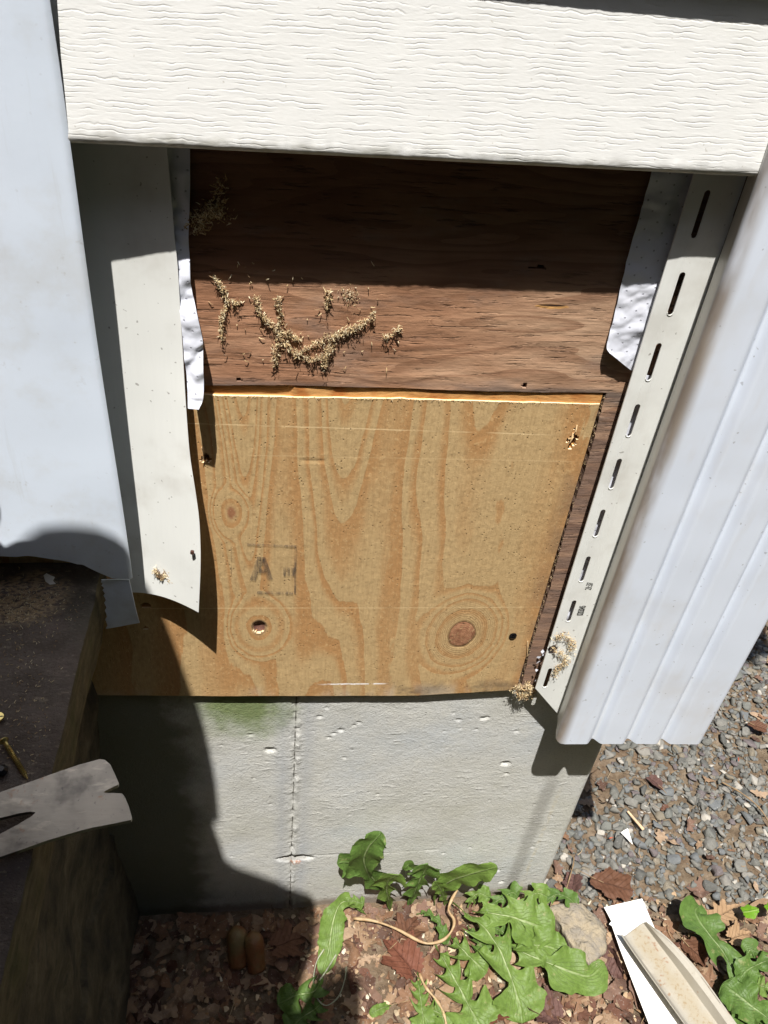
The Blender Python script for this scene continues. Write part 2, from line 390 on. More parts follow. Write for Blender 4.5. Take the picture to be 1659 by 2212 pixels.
def m_concrete():
    t = T('poured_concrete'); p = t.obj(); x, y, z = t.sep(p)
    a = t.noise(p, 5, 4, .6); b = t.noise(p, 60, 4, .7)
    col = t.ramp(a, [(.3, (.46, .455, .40)), (.5, (.53, .53, .50)), (.7, (.48, .50, .505))])
    col = t.mix(b.ss(.45, .75)*.35, col, (.58, .565, .50)); col = t.mix(t.noise(p, 330, 3).ss(.50, .72)*.42, col, (.27, .265, .25))
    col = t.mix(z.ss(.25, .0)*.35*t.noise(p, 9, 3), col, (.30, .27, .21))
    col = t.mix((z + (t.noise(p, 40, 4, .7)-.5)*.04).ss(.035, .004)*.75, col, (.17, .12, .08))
    # bluish form marks beside the seam
    sx = float(WY(634, 1700, .012)[0])
    s1 = (1.0 - ((x - sx).abs() - .018).abs()*55.0).clamp()*t.noise(p, 12, 3)
    col = t.mix(s1*.6, col, (.29, .315, .37))
    # grey smear near the corner
    g0 = WY(1205, 1690, .012); g1 = WY(1110, 1925, .012)
    line = (x - (float(g0[0]) + (float(g0[2]) - z)*((float(g1[0])-float(g0[0]))/(float(g0[2])-float(g1[2])))))
    sm = (line + .012 + (t.noise(p, 30, 3)-.5)*.012).abs().ss(.020, .004)*z.ss(.46, .36)
    col = t.mix(sm*.5, col, (.20, .19, .17)); col = t.mix((line-.010).abs().ss(.006, .0)*z.ss(.42, .3)*t.noise(p, 90, 3).ss(.4, .6)*.7, col, (.50, .46, .36))
    # moss
    mx, _, mz = [float(v) for v in WY(530, 1525, .012)]
    mo = blob(t, x, z, mx, mz, .085, .085) + (t.noise(p, 22, 4, .65)-.5)*1.1
    col = t.mix(mo.ss(1.15, .25)*.85, col, t.mix(t.noise(p, 160, 2), (.085, .15, .02), (.16, .20, .05)))
    hx_, _, hz_ = [float(v) for v in WY(638, 1850, .012)]
    sj = (x - sx + (t.noise(t.vec(x*0.0, 1.0, z*40), 1, 3, .7) - .5)*.004).abs().ss(.0016, .0004)*t.noise(t.vec(x*0.0, 5.0, z*60), 1, 2).ss(.38, .55)
    col = t.mix(sj*.85, col, (.05, .045, .035))
    cj = (z - hz_ - .0012 + (t.noise(t.vec(x*40, 2.0, z*0.0), 1, 3, .65) - .5)*.010).abs().ss(.0015, .0004)*(x - hx_ + .016).gt(0.0)*(x - hx_ - .125).gt(0.0)._m('SUBTRACT', 1.0)._m('ABSOLUTE')
    col = t.mix(cj*t.noise(p, 60, 2).ss(.3, .5)*.85, col, (.05, .045, .035))
    hollow_shade = blob(t, x, z, hx_+.001, hz_-.0040, .015, .0075) + (t.noise(p, 120, 3, .7)-.5)*1.3  # paints the unlit hollow under the chip's lip dark
    col = t.mix(hollow_shade.ss(.95, .55)*.6, col, (.06, .045, .035))
    al_shade = (x + (t.noise(p, 16, 4, .65) - .5)*.10).ss(-.085, -.15)  # algae green that also paints the photographer's shadow darker on the concrete
    col = t.mix(al_shade*.8, col, (.075, .085, .045))
    ch_ = blob(t, x, z, hx_, hz_-.006, .030, .013) + (t.noise(p, 70, 4, .7)-.5)*.7
    col = t.mix(ch_.ss(1.0, .7)*.75, col, t.mix(t.noise(p, 200, 3), (.36, .33, .27), (.20, .21, .23)))
    # rust at the chipped tie hole
    rx, _, rz = [float(v) for v in WY(640, 1863, .012)]
    col = t.mix(blob(t, x, z, rx, rz, .016, .006).ss(1.1, .4)*t.noise(p, 150, 2).ss(.3, .6)*.8, col, (.42, .17, .08))
    h = (t.noise(p, 130, 4, .75)-.5)*.0014 + (t.noise(p, 480, 2)-.5)*.0009 - t.vor(p, 95).ss(.14, .05)*t.noise(p, 18, 2).ss(.5, .62)*.0022 + (t.noise(t.vec(x*40, 0.0, z*110), 1, 4, .65).ss(.5, .8))*.0016*t.noise(p, 7, 2).ss(.5, .6)
    return t.out(col, .85, h, .2)
def m_wrap():
    t = T('house_wrap'); p = t.obj(); x, y, z = t.sep(p)
    u = (x*.80 + z*.60)*(1/.0125); v = (z*.80 - x*.60)*(1/.0125)
    dot = ((u.frac()-.5).pow(2.0) + (v.frac()-.5).pow(2.0)).sqrt().ss(.085, .055)
    col = t.mix(dot*.6, t.mix(t.noise(p, 18, 3).ss(.5, .8)*.3, (.62, .64, .71), (.48, .45, .42)), (.2, .2, .24))
    return t.out(col, .32, (t.noise(p, 22, 3, .6)-.5)*.005 - dot*.0006, .5)
def m_landing():
    t = T('worn_landing_board'); p = t.obj(); x, y, z = t.sep(p)
    c = t.ramp(t.noise(p, 22, 4, .65), [(.3, (.085, .068, .058)), (.55, (.135, .112, .098)), (.75, (.17, .135, .12))])
    wear = t.noise(t.vec(x*60, y*120, z*10), 1, 3, .7).ss(.60, .68)
    c = t.mix(wear*t.noise(p, 10, 2).ss(.3, .7)*.7, c, (.36, .30, .23))
    d = blob(t, x, y, float(WZ(55, 1290, .915)[0]), float(WZ(55, 1290, .915)[1]), .05, .045) + (t.noise(p, 30, 3)-.5)*.9
    c = t.mix(d.ss(1.1, .6)*t.noise(t.vec(x*130, y*260, 0.0), 1, 2).ss(.35, .6)*.85, c, (.44, .33, .21))
    h = t.noise(t.vec(x*110, y*150, z*60), 1, 4, .75)*.0042
    c = t.mix(t.noise(t.vec(x*240, y*300, 0.0), 1, 2).ss(.60, .72)*.5, c, (.26, .22, .18)); c = t.mix(t.noise(p, 7, 3).ss(.5, .7)*.35, c, (.075, .085, .06))
    return t.out(c, .9, h, .15)
def m_boardside():
    t = T('mossy_board_edge'); p = t.obj(); x, y, z = t.sep(p)
    g = t.noise(t.vec(x*60, y*32, z*75), 1, 5, .7)
    c = t.ramp(g, [(.3, (.06, .052, .034)), (.55, (.115, .098, .060)), (.75, (.175, .145, .085))])
    c = t.mix(t.noise(p, 26, 3).ss(.5, .7)*.5, c, (.07, .075, .03))
    return t.out(c, .9, g*.004, .15)
def m_pier():
    t = T('rough_stone'); p = t.obj(); x, y, z = t.sep(p)
    c = t.ramp(t.noise(p, 13, 5, .7), [(.3, (.035, .032, .028)), (.5, (.085, .075, .055)), (.7, (.15, .13, .095))])
    c = t.mix(t.noise(p, 40, 3).ss(.55, .7)*.5, c, (.03, .03, .03))
    return t.out(c, .9, t.noise(p, 55, 5, .7)*.006, .15)
def m_soil():
    t = T('leafy_soil'); p = t.obj(); x, y, z = t.sep(p)
    c = t.ramp(t.noise(p, 38, 5, .7), [(.28, (.06, .038, .024)), (.48, (.14, .104, .068)), (.62, (.20, .155, .108)), (.78, (.30, .23, .17))])
    c = t.mix(t.noise(p, 8, 3).ss(.4, .7)*.4, c, (.14, .085, .052))
    c = t.mix(t.vor(p, 230).ss(.25, .1)*.4, c, (.27, .22, .17))
    far = ((x-.6).abs()-1.3).max((y-.4).abs()-.92 + (t.noise(p, 5, 3)-.5)*.2).ss(0.0, .12)  # dark lawn tone added out of view to cut bounced light
    c = t.mix(far, c, t.mix(t.noise(p, 3, 5, .7), (.028, .036, .016), (.058, .062, .034)))
    return t.out(c, .92, t.noise(p, 90, 5, .7)*.008, .15)
def m_island(name, stops, rough=.8, bs=120, bh=.0012, transl=0.0, vary=None):
    t = T(name); p = t.obj(); r = t.geo('Random Per Island')
    c = t.ramp(r, stops, 'CONSTANT' if vary is None else 'LINEAR')
    c = t.mix(t.noise(p, bs, 4, .65).ss(.35, .75)*.5, c, t.mix(.5, c, (.05, .045, .04)))
    c = t.mix(t.noise(p, bs*3, 2).ss(.6, .75)*.35, c, t.mix(.6, c, (.7, .68, .62)))
    return t.out(c, rough, t.noise(p, bs, 4, .6)*bh, .25, transl=transl)
def m_leaf(name, c0, c1, rib, transl=.22, rough=.5):
    t = T(name); a = t.attr('lp'); u, v, w_ = t.sep(a); p = t.obj()
    au = u.abs()
    vein = (((v*1.0 - au*.55)*11.0).frac() - .5).abs()*2.0
    vm = vein.ss(.80, 1.0) * au.ss(.95, .2)
    c = t.mix(t.noise(p, 24, 3), c0, c1)
    c = t.mix(t.noise(p, 130, 3).ss(.4, .7)*.35, c, tuple(k*.55 for k in c0))
    c = t.mix(t.noise(p, 55, 3, .7).ss(.62, .70)*.4, c, (.30, .27, .12)); c = t.mix(t.noise(p, 420, 2).ss(.66, .72)*.5, c, (.16, .12, .07))
    c = t.mix(vm*.16, c, rib)
    c = t.mix(au.ss(.065, .02)*w_.ss(1.0, .45, .12, .85), c, rib)
    h = vm*-.0006 + au.ss(.12, .03)*.0010 + (t.noise(p, 80, 3)-.5)*.0022 + (t.noise(p, 300, 2)-.5)*.0004
    return t.out(c, rough, h, .28, transl=transl)
def m_dry(name, c0, c1):
    t = T(name); a = t.attr('lp'); u, v, w_ = t.sep(a); p = t.obj()
    c = t.mix(t.noise(p, 30, 4, .6), c0, c1)
    vein = v.abs().ss(.028, .008).max(((((u - v.abs()*.8)*4.5).frac() - .5).abs()*2.0).ss(.90, .99)*.7)
    c = t.mix(vein*.30, c, tuple(k*.6 for k in c0)); c = t.mix(t.noise(p, 170, 2).ss(.6, .72)*.5, c, tuple(k*.4 for k in c0))
    return t.out(c, .7, (t.noise(p, 60, 4, .6))*.003 - vein*.0012, .3, transl=.15)
def m_plain(name, c, rough=.5, metal=0.0, spec=.5, bump=0.0, bs=200, c2=None, transl=0.0):
    t = T(name); p = t.obj()
    col = t.mix(t.noise(p, bs*.4, 4, .6).ss(.35, .7), c, c2 or tuple(k*.7 for k in c))
    return t.out(col, rough, t.noise(p, bs, 4, .6)*bump if bump else None, spec, metal, transl)
def m_steel():
    t = T('worn_steel'); p = t.obj(); x, y, z = t.sep(p)
    c = t.mix(t.noise(t.vec(x*30, y*45, z), 1, 4, .6), (.25, .225, .20), (.19, .175, .16))
    c = t.mix(t.noise(p, 26, 4, .65).ss(.48, .72)*.75, c, (.075, .068, .066)); c = t.mix(t.noise(t.vec(x*25, y*70, z), 1, 4, .7).ss(.55, .7)*.45, c, (.42, .38, .33)); c = t.mix(t.noise(p, 60, 3, .7).ss(.62, .72)*.5, c, (.20, .09, .045)); c = t.mix(t.noise(p, 260, 2).ss(.66, .72)*.5, c, (.05, .05, .05))
    return t.out(c, .40, t.noise(t.vec(x*40, y*120, z), 1, 3)*.0004 + t.noise(p, 30, 2)*.0012, .5, .8)
def m_ink():
    t = T('faded_ink'); p = t.obj(); x, y, z = t.sep(p)
    a = t.noise(t.vec(x*200, 0.0, z*40), 1, 3, .7).ss(.30, .75)*.42
    return t.out((.09, .08, .075), .7, None, .2, alpha=a)
PLANK = m_plank(); CREAM = m_vinyl('cream_vinyl', (.70, .71, .68)); PANEL = m_panel()
WHITEV = m_vinyl('white_corner_vinyl', (.655, .675, .715), (.33, .28, .22), .30, .42)
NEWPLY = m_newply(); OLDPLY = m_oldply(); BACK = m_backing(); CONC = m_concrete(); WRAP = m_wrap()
LAND = m_landing(); BSIDE = m_boardside(); PIER = m_pier(); SOIL = m_soil(); STEEL = m_steel(); INK = m_ink()
BLACKINK = m_plain('black_print', (.012, .012, .012), .6)
DARK = m_plain('black_screw', (.015, .014, .016), .35, .6)
BRASS = m_plain('brass_plating', (.62, .50, .20), .3, .9, c2=(.45, .33, .10))
CHIP = m_island('debris_fibre', [(0, (.48, .34, .17)), (.25, (.62, .49, .28)), (.5, (.34, .22, .12)), (.7, (.70, .60, .40)), (.90, (.18, .11, .065))], .9, 300, .0004)
STONE = m_island('crushed_stone', [(0, (.125, .124, .110)), (.18, (.165, .160, .142)), (.34, (.092, .092, .084)), (.48, (.20, .188, .165)), (.60, (.135, .138, .124)), (.72, (.18, .155, .115)), (.80, (.125, .105, .105)), (.86, (.13, .137, .138)), (.95, (.36, .335, .29))], .8, 150, .0015)
GRIT = m_island('grit', [(0, (.10, .08, .058)), (.3, (.16, .12, .082)), (.6, (.09, .09, .082)), (.85, (.26, .22, .17))], .9, 300, .0006)
LITTER = m_island('dry_leaf', [(0, (.20, .11, .062)), (.2, (.115, .052, .032)), (.34, (.27, .175, .105)), (.52, (.085, .045, .030)), (.66, (.33, .23, .15)), (.84, (.17, .10, .07))], .75, 90, .0018, .12)
TWIG = m_island('twig', [(0, (.12, .07, .04)), (.3, (.24, .16, .085)), (.6, (.07, .04, .026)), (.8, (.33, .25, .155))], .8, 200, .0005)
GREEN = m_leaf('dandelion_leaf', (.100, .170, .030), (.165, .250, .055), (.34, .40, .20))
GREEN2 = m_leaf('dandelion_leaf_dark', (.068, .130, .026), (.115, .195, .042), (.28, .35, .16))
LIME = m_leaf('seedling_leaf', (.12, .27, .012), (.16, .32, .02), (.28, .4, .1))
MAPLE = m_dry('red_brown_leaf', (.12, .040, .022), (.19, .075, .045)); BROWNL = m_dry('brown_leaf', (.095, .040, .022), (.15, .072, .040))
OAK = m_dry('tan_leaf', (.27, .165, .085), (.36, .235, .135)); PURPL = m_dry('purple_brown_leaf', (.085, .042, .034), (.14, .075, .062))
STRAW = m_plain('dry_stem', (.40, .29, .16), .6, bump=.0006, c2=(.28, .17, .08))
PALE = m_plain('pale_stem', (.30, .32, .22), .5)
ROCK = m_plain('lump_stone', (.29, .24, .165), .9, bump=.006, bs=120, c2=(.21, .185, .15))
WHITE = m_plain('bright_white_vinyl', (.84, .83, .79), .45, c2=(.80, .78, .72))
def m_channel():
    t = T('dirty_channel_vinyl'); a = t.attr('lp'); u, v, w_ = t.sep(a); p = t.obj()
    c = t.mix(t.noise(p, 18, 3), (.29, .26, .20), (.35, .33, .285))
    ln = (u - .42 + (t.noise(p, 40, 2)-.5)*.1).abs().ss(.09, .01)
    d = t.noise(p, 150, 3, .7)
    c = t.mix(ln*d.ss(.52, .66)*.7, c, (.20, .13, .06)); c = t.mix(ln*.35, c, (.28, .21, .10))
    c = t.mix(d.ss(.70, .76)*.6, c, (.16, .10, .06))
    c = t.mix(t.noise(p, 35, 2).ss(.66, .72)*t.noise(p, 160, 2).ss(.4, .6)*.8, c, (.22, .11, .05))
    return t.out(c, .5, t.noise(p, 60, 2)*.0006, .4)
CHANNEL = m_channel()
FUNG = m_plain('orange_fungus', (.16, .055, .016), .6, bump=.004, bs=60, c2=(.13, .095, .035))
CLOTH = m_plain('dark_shirt', (.05, .06, .09), .9); JEANS = m_plain('blue_jeans', (.06, .08, .14), .9)
SKIN = m_plain('skin', (.48, .30, .22), .55); HAIR = m_plain('brown_hair', (.05, .03, .02), .7); PHONE = m_plain('phone_glass', (.02, .02, .022), .15)
SIDE = m_vinyl('cream_siding', (.72, .70, .64))

# ================================================================== ground
def axis(a, b, step, far0, far1):
    core = np.arange(a, b, step); lo = a - np.geomspace(step*1.5, a - far0, 26)[::-1]; hi = core[-1] + np.geomspace(step*1.5, far1 - core[-1], 26)
    return np.concatenate([lo, core, hi])
gx = axis(-.5, 1.6, .0085, -60, 60); gy = axis(-.5, 1.1, .0085, -60, 60)
GX, GY = np.meshgrid(gx, gy, indexing='ij')
def ground_h(x, y):
    m = np.exp(-(np.maximum(0, np.abs(x-.5)-1.4)**2 + np.maximum(0, np.abs(y-.2)-1.0)**2)*2)
    h = fbm(x*5, y*5, 3, 4)*.010 + fbm(x*40, y*40, 9, 3)*.005*m
    h = h - .004 - .012*np.exp(-((y-.02)/.03)**2)*0
    return h
P = np.stack([GX, GY, ground_h(GX, GY)], -1)
tag(gridmesh('ground', P, SOIL), 'bare brown soil with rotted leaves below the wall', kind='structure')
def gz(x, y): return float(ground_h(np.array([x]), np.array([y]))[0])

# ================================================================== concrete foundation
CY = .012; CX1 = .532
fnd = empty('concrete_foundation', (.1, CY, 0), 'grey poured concrete house foundation with moss and a form seam', 'foundation')
xs = np.arange(-.32, CX1+.0001, .0024); zs = np.arange(-.05, .70, .0024)
X, Z = np.meshgrid(xs, zs, indexing='ij')
seam = float(WY(634, 1700, CY)[0])
hf = fbm(X*9, Z*9, 5, 5, .55)*.0016
sx = seam + fbm(Z*20, Z*0+3, 8, 3)*.0018
hf += -.0035*np.exp(-((X-sx)/.0020)**2)*np.clip(.55+1.3*fbm(X*60, Z*60, 4, 3), .1, 1.4) + .0026*np.exp(-((X-sx-.005)/.0035)**2)*np.clip(.6+fbm(X*50, Z*50, 14, 3), 0, 1.5) + .0016*fbm(X*120, Z*120, 19, 2)*np.exp(-((X-sx)/.010)**2)
hf += .0010*np.exp(-((X-sx+.02)/.013)**2)
hx, _, hz = WY(638, 1850, CY)
dd = np.hypot((X-hx)/.030, (Z-hz+.004)/.014) + fbm(X*70, Z*70, 21, 3)*.35
ztop = hz + .0050 + fbm(X*55, X*0, 23, 3)*.0035 - .010*np.clip(np.abs(X-hx)/.032, 0, 1)**2; wdx = np.clip(1.25-np.abs(X-hx-fbm(Z*60, X*0, 24, 2)*.004)/.028, 0, 1)**.6
hf += -np.where(Z < ztop, np.clip(1-(ztop-Z)/(.025*wdx+.001), 0, 1), 0)*.0165*wdx*(1+.35*fbm(X*110, Z*110, 25, 3))
ck = hz + .001 + fbm(X*25, X*0, 31, 4)*.004
hf += -.0009*np.where(Z < ck, np.clip(1-(ck-Z)/.006, 0, 1), 0)*np.where((X > hx+.028) & (X < hx+.26), 1, .0)*np.clip(.7+fbm(X*30, Z*0, 2, 2), 0, 1)
r2 = np.random.RandomState(5)
pits = [(WY(a, b, CY), r) for a, b, r in ((584, 1620, .006), (541, 1588, .0028), (736, 1579, .0035), (722, 1586, .003), (690, 1549, .003), (710, 1594, .0025), (1043, 1553, .0035), (1052, 1551, .003), (990, 1556, .003), (1092, 1650, .0055), (1094, 1672, .003), (775, 1562, .0028), (765, 1568, .0022), (1030, 1576, .0022), (1192, 1763, .0024), (1075, 1880, .004), (1083, 1905, .004), (960, 1580, .002), (540, 1580, .0018))]
for k in range(240):
    pits.append((np.array([r2.uniform(-.1, .53), 0, r2.uniform(.02, .64)]), abs(r2.normal(0, .0007))+.0007))
for c, r in pits:
    i0 = int((c[0]-.02+.32)/.0024); i1 = i0+18; j0 = int((c[2]-.02+.05)/.0024); j1 = j0+18
    i0 = max(i0, 0); j0 = max(j0, 0)
    q = np.hypot((X[i0:i1, j0:j1]-c[0])/(r*1.35), (Z[i0:i1, j0:j1]-c[2])/r)
    hf[i0:i1, j0:j1] -= r*.9*np.clip(1.2-q, 0, 1)**.6
top = .663 + 0*X
edge = np.clip((X-(CX1-.012))/.012, 0, 1)
Yv = CY - hf + edge**3*.006
P = np.stack([X, Yv, Z], -1)
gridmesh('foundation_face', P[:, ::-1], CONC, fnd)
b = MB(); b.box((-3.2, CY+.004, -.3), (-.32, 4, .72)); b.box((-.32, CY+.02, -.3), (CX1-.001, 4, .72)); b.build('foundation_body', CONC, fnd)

# ================================================================== house wall: sheathing + siding
wall = empty('house_wall', (.1, 0, .7), 'opened house wall with old and new plywood under a cream siding plank', 'wall')
STEP = .0022
def sheet(name, x0, x1, zlo, zhi, mat, holes=(), hf=None, label=None, wob=.0008, cut=None, thick=.0115, step=STEP, y0=0.0):
    nx = int((x1-x0)/step)+1; xs = np.linspace(x0, x1, nx)
    lo = np.array([zlo(v) if callable(zlo) else zlo for v in xs]); hi = np.array([zhi(v) if callable(zhi) else zhi for v in xs])
    nz = int(abs(hi.mean()-lo.mean())/step)+1
    tt = np.linspace(0, 1, nz)
    X = np.repeat(xs[:, None], nz, 1)
    lo = lo + fbm(xs*60, xs*0+x0, 5, 4)*wob; hi = hi + fbm(xs*60, xs*0+1, 6, 4)*wob
    Z = lo[:, None]*(1-tt) + hi[:, None]*tt
    Y = np.full_like(X, y0)
    if hf is not None: Y = Y - hf(X, Z)
    mask = np.ones((nx-1, nz-1), bool); xc = (X[:-1, :-1]+X[1:, 1:])/2; zc = (Z[:-1, :-1]+Z[1:, 1:])/2
    for (cx, cz, rx, rz, ph) in holes:
        a = np.arctan2(zc-cz, xc-cx)
        d = np.hypot((xc-cx)/rx, (zc-cz)/rz) + .18*np.sin(3*a+ph) + .1*np.sin(7*a+ph*2)
        mask &= d > 1
    P = np.stack([X, Y, Z], -1)
    o = gridmesh(name, P, mat, wall, thick, mask, direction=(0, 1, 0))
    if label: o['label'] = label
    return o
def zi(pts, y=0.0):
    Q = [WY(*p, y) for p in pts]; xx = [q[0] for q in Q]; zz = [q[2] for q in Q]
    return lambda v: float(np.interp(v, xx, zz))
old_lo = zi([(440, 832), (620, 832), (860, 838), (1100, 845), (1303, 848)])
new_hi = zi([(440, 853), (640, 858), (860, 861), (1100, 868), (1303, 873)])
new_lo = zi([(200, 1501), (460, 1503), (650, 1503), (900, 1502), (1115, 1490)])
def hole(px, py, rx, rz, ph=0): q = WY(px, py); return (q[0], q[2], rx, rz, ph)
kk1 = WY(997, 1370); kk2 = WY(560, 1355)
def hnew(X, Z):
    h = fbm(X*3, Z*3, 12, 2)*.0010
    d = np.hypot((X-kk1[0])/.0175, (Z-kk1[2])/.024); h += .0007*np.clip(1-d, 0, 1)**.4 - .0014*np.exp(-((d-1.05)/.06)**2)*(.5+.5*np.sin(np.arctan2(Z-kk1[2], X-kk1[0])*1.0+2.2))
    d = np.hypot((X-kk2[0])/.008, (Z-kk2[2])/.010); h -= .006*np.clip(1.1-d, 0, 1)**.5
    g = WY(676, 995); h -= .0015*np.exp(-((Z-g[2])/.0012)**2)*(np.abs(X-g[0]) < .014)
    return h
sheet('plywood_sheet', -.62, .3520, new_lo, new_hi, NEWPLY,
      [hole(445, 990, .0055, .006), hole(315, 1308, .006, .0045, 1), hole(315, 1356, .0028, .003), hole(1236, 950, .006, .0075, 2), hole(1244, 926, .0022, .003, 1), hole(1232, 962, .0022, .006, 0)],
      hnew, 'new golden plywood patch with two knots', y0=-.0004)
def hold(X, Z): return fbm(X*4, Z*14, 33, 4)*.0009 + .0010*np.clip(fbm(X*14, Z*90, 41, 3), 0, 1)
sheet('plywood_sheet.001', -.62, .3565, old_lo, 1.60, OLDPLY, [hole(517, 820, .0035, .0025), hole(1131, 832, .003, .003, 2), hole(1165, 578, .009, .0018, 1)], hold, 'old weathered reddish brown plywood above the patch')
st_lo = zi([(1115, 1493), (1160, 1490)])
nzs = 1.60
def strip_left(z): return .3560 + .0012*math.sin(z*31) + .0008*math.sin(z*97)
# strip right of the saw cut, left edge ragged
zs = np.arange(.652, 1.178, .0022); us = np.linspace(0, 1, 80)
U, Zq = np.meshgrid(us, zs, indexing='ij')
xl = .3568 + .0010*np.sin(Zq*31) + fbm(Zq*220, Zq*0, 9, 3)*.0009
P = np.stack([xl + U*(.530-xl), -hold(xl + U*.17, Zq)*.8 + .0002, Zq], -1)
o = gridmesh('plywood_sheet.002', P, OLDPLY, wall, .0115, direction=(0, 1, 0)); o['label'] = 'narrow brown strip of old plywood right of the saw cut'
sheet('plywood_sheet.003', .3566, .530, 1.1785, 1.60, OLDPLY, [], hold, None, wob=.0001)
b = MB(); b.box((-.62, .0135, .664), (.5285, .05, 1.62)); b.build('wall_framing', BACK, wall)
xs_ = np.linspace(-.12, .3528, 240); tt_ = np.linspace(0, 1, 9); Xg = np.repeat(xs_[:, None], 9, 1)
lo_ = np.array([new_hi(v) for v in xs_]) - .002; hi_ = np.array([old_lo(v) for v in xs_]) + .004; Zg = lo_[:, None]*(1-tt_) + hi_[:, None]*tt_
dp = np.interp(Xg, [-.12, .018, .022, .062, .066, .2, .36], [.0045, .0042, .0012, .0014, .0024, .0016, .0013]) + fbm(Xg*60, Zg*200, 3, 3)*.0006
o = gridmesh('exposed_ply', np.stack([Xg, dp, Zg], -1), m_exposed(), wall, .006, direction=(0, 1, 0)); o['label'] = 'orange inner layer of plywood showing in the gap above the patch'
# pale splinters along the saw cut and the top edge of the patch
b = MB()
for k in range(260):
    z = rnd.uniform(.66, 1.16); x = .3543 + rnd.uniform(-.0012, .0012); L = rnd.uniform(.001, .0035); a = rnd.uniform(-.6, .6)
    b.tube([(x, -.0005, z), (x + L*math.sin(a)*.6, -.0005-rnd.uniform(.0003, .0016), z+L*.5)], [.0004, .0001], 3)
for k in range(150):
    x = rnd.uniform(-.06, .35); z = new_hi(x) + rnd.uniform(-.0006, .0008); L = rnd.uniform(.001, .004)
    b.tube([(x, -.0006, z), (x+rnd.uniform(-.002, .002), -.0006-rnd.uniform(0, .0015), z+rnd.uniform(-1, .5)*L)], [.0004, .0001], 3)
o = b.build('saw_splinters', m_plain('fresh_splinter', (.72, .55, .32), .8), wall); o['kind'] = 'stuff'
b = MB()
for (a, c, r0) in (((1238, 935), (1230, 958), .0014), ((1228, 948), (1240, 944), .0012), ((1246, 918), (1240, 936), .0011), ((1140, 1385), (1138, 1420), .0008), ((437, 965), (441, 980), .0016), ((440, 985), (436, 1000), .001)):
    p = WY(*a, -.001); q = WY(*c, -.004); b.tube([p, (p+q)/2 + np.array([.0005, -.001, 0]), q], [r0, r0*.8, .0002], 4)
b.build('torn_splinter', m_plain('pale_splinter', (.66, .46, .24), .8), wall)
# screw in the patch
def screw_head(name, c, r, mat, parent, tilt=0):
    b = MB(); n = 20
    ring = lambda rr, y: [(c[0]+rr*math.cos(2*math.pi*k/n), c[1]+y, c[2]+rr*math.sin(2*math.pi*k/n)) for k in range(n)]
    V = ring(r, 0) + ring(r, -.0012) + ring(r*.8, -.0018) + ring(r*.35, -.0008) + [(c[0], c[1]+.0005, c[2])]
    F = []
    for j in range(3):
        for k in range(n): F.append((j*n+k, j*n+(k+1) % n, (j+1)*n+(k+1) % n, (j+1)*n+k))
    F += [(3*n+k, 3*n+(k+1) % n, 4*n) for k in range(n)]
    b.add(V, F)
    for a in (.4, .4+math.pi/2):
        dx, dz = math.cos(a)*r*.55, math.sin(a)*r*.55; px, pz = -math.sin(a)*r*.09, math.cos(a)*r*.09
        b.prism([(c[0]-dx-px, c[1]-.0021, c[2]-dz-pz), (c[0]+dx-px, c[1]-.0021, c[2]+dz-pz), (c[0]+dx+px, c[1]-.0021, c[2]+dz+pz), (c[0]-dx+px, c[1]-.0021, c[2]-dz+pz)], (0, .0006, 0))
    return b.build(name, mat, parent, False)
screw_head('screw_head', WY(1108, 1373, -.0012), .0052, DARK, wall)
# grade stamp: frame, a big A and a small block, faded
def flat(name, polys, y, mat, parent, off=.00012):
    b = MB()
    for poly in polys: b.prism([WY(*p, y) for p in poly], (0, off, 0))
    return b.build(name, mat, parent)
stamp = [[(533, 1174), (640, 1178), (640, 1182), (533, 1178)], [(636, 1182), (641, 1182), (639, 1282), (635, 1282)], [(555, 1277), (633, 1279), (633, 1284), (555, 1282)],
         [(498, 1176), (500, 1176), (500, 1240), (498, 1240)],
         [(556, 1203), (572, 1203), (552, 1254), (539, 1254)], [(560, 1203), (573, 1203), (590, 1252), (577, 1252)], [(556, 1228), (578, 1228), (581, 1238), (552, 1238)],
         [(612, 1226), (618, 1226), (618, 1244), (612, 1244)], [(620, 1226), (626, 1226), (626, 1244), (620, 1244)], [(628, 1226), (636, 1226), (636, 1244), (628, 1244)]]
flat('grade_stamp', stamp, -.0022, INK, wall)

# ---- siding planks: bottom edge returns under, face leans in towards the top
def plank(name, zb0, zb1, x0a, x0b, x1, H, yb, yt, mat, label=None):
    """zb0/zb1: bottom height at the left/right end; x0a/x0b: left end at the bottom/top"""
    prof = [(-.0, yb+.014, -.0015), (0, yb+.008, -.0032), (0, yb+.003, -.0030), (0, yb+.0008, -.0016), (0, yb, .0008)]
    nf = 40
    for k in range(1, nf+1): f = k/nf; prof.append((0, yb + (yt-yb)*f, .0008 + (H-.0008)*f))
    nx = 420; us = np.linspace(0, 1, nx); P = np.zeros((nx, len(prof), 3))
    for j, (_, y, dz) in enumerate(prof):
        f = max(dz, 0)/H; xx = (x0a + (x0b-x0a)*f) + us*(x1-(x0a+(x0b-x0a)*f))
        zz = zb0 + (zb1-zb0)*us + dz
        wv = fbm(xx*90, xx*0+1.5, 77, 4, .6)
        ed = math.exp(-((dz-.001)/.0035)**2)
        P[:, j] = np.stack([xx, y - ed*wv*.0011, zz + ed*fbm(xx*70, xx*0, 55, 4, .6)*.0011*(1 if dz > -.003 else .3)], -1)
    o = gridmesh(name, P, mat, wall, .0012, smooth=True)
    if label: o['label'] = label
    return o
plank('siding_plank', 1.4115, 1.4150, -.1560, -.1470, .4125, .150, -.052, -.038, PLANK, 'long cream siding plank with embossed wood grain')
plank('siding_plank.001', 1.5690, 1.5625, -.1470, -.1440, .4125, .150, -.058, -.038, PLANK, 'upper cream siding plank that shades the one below')
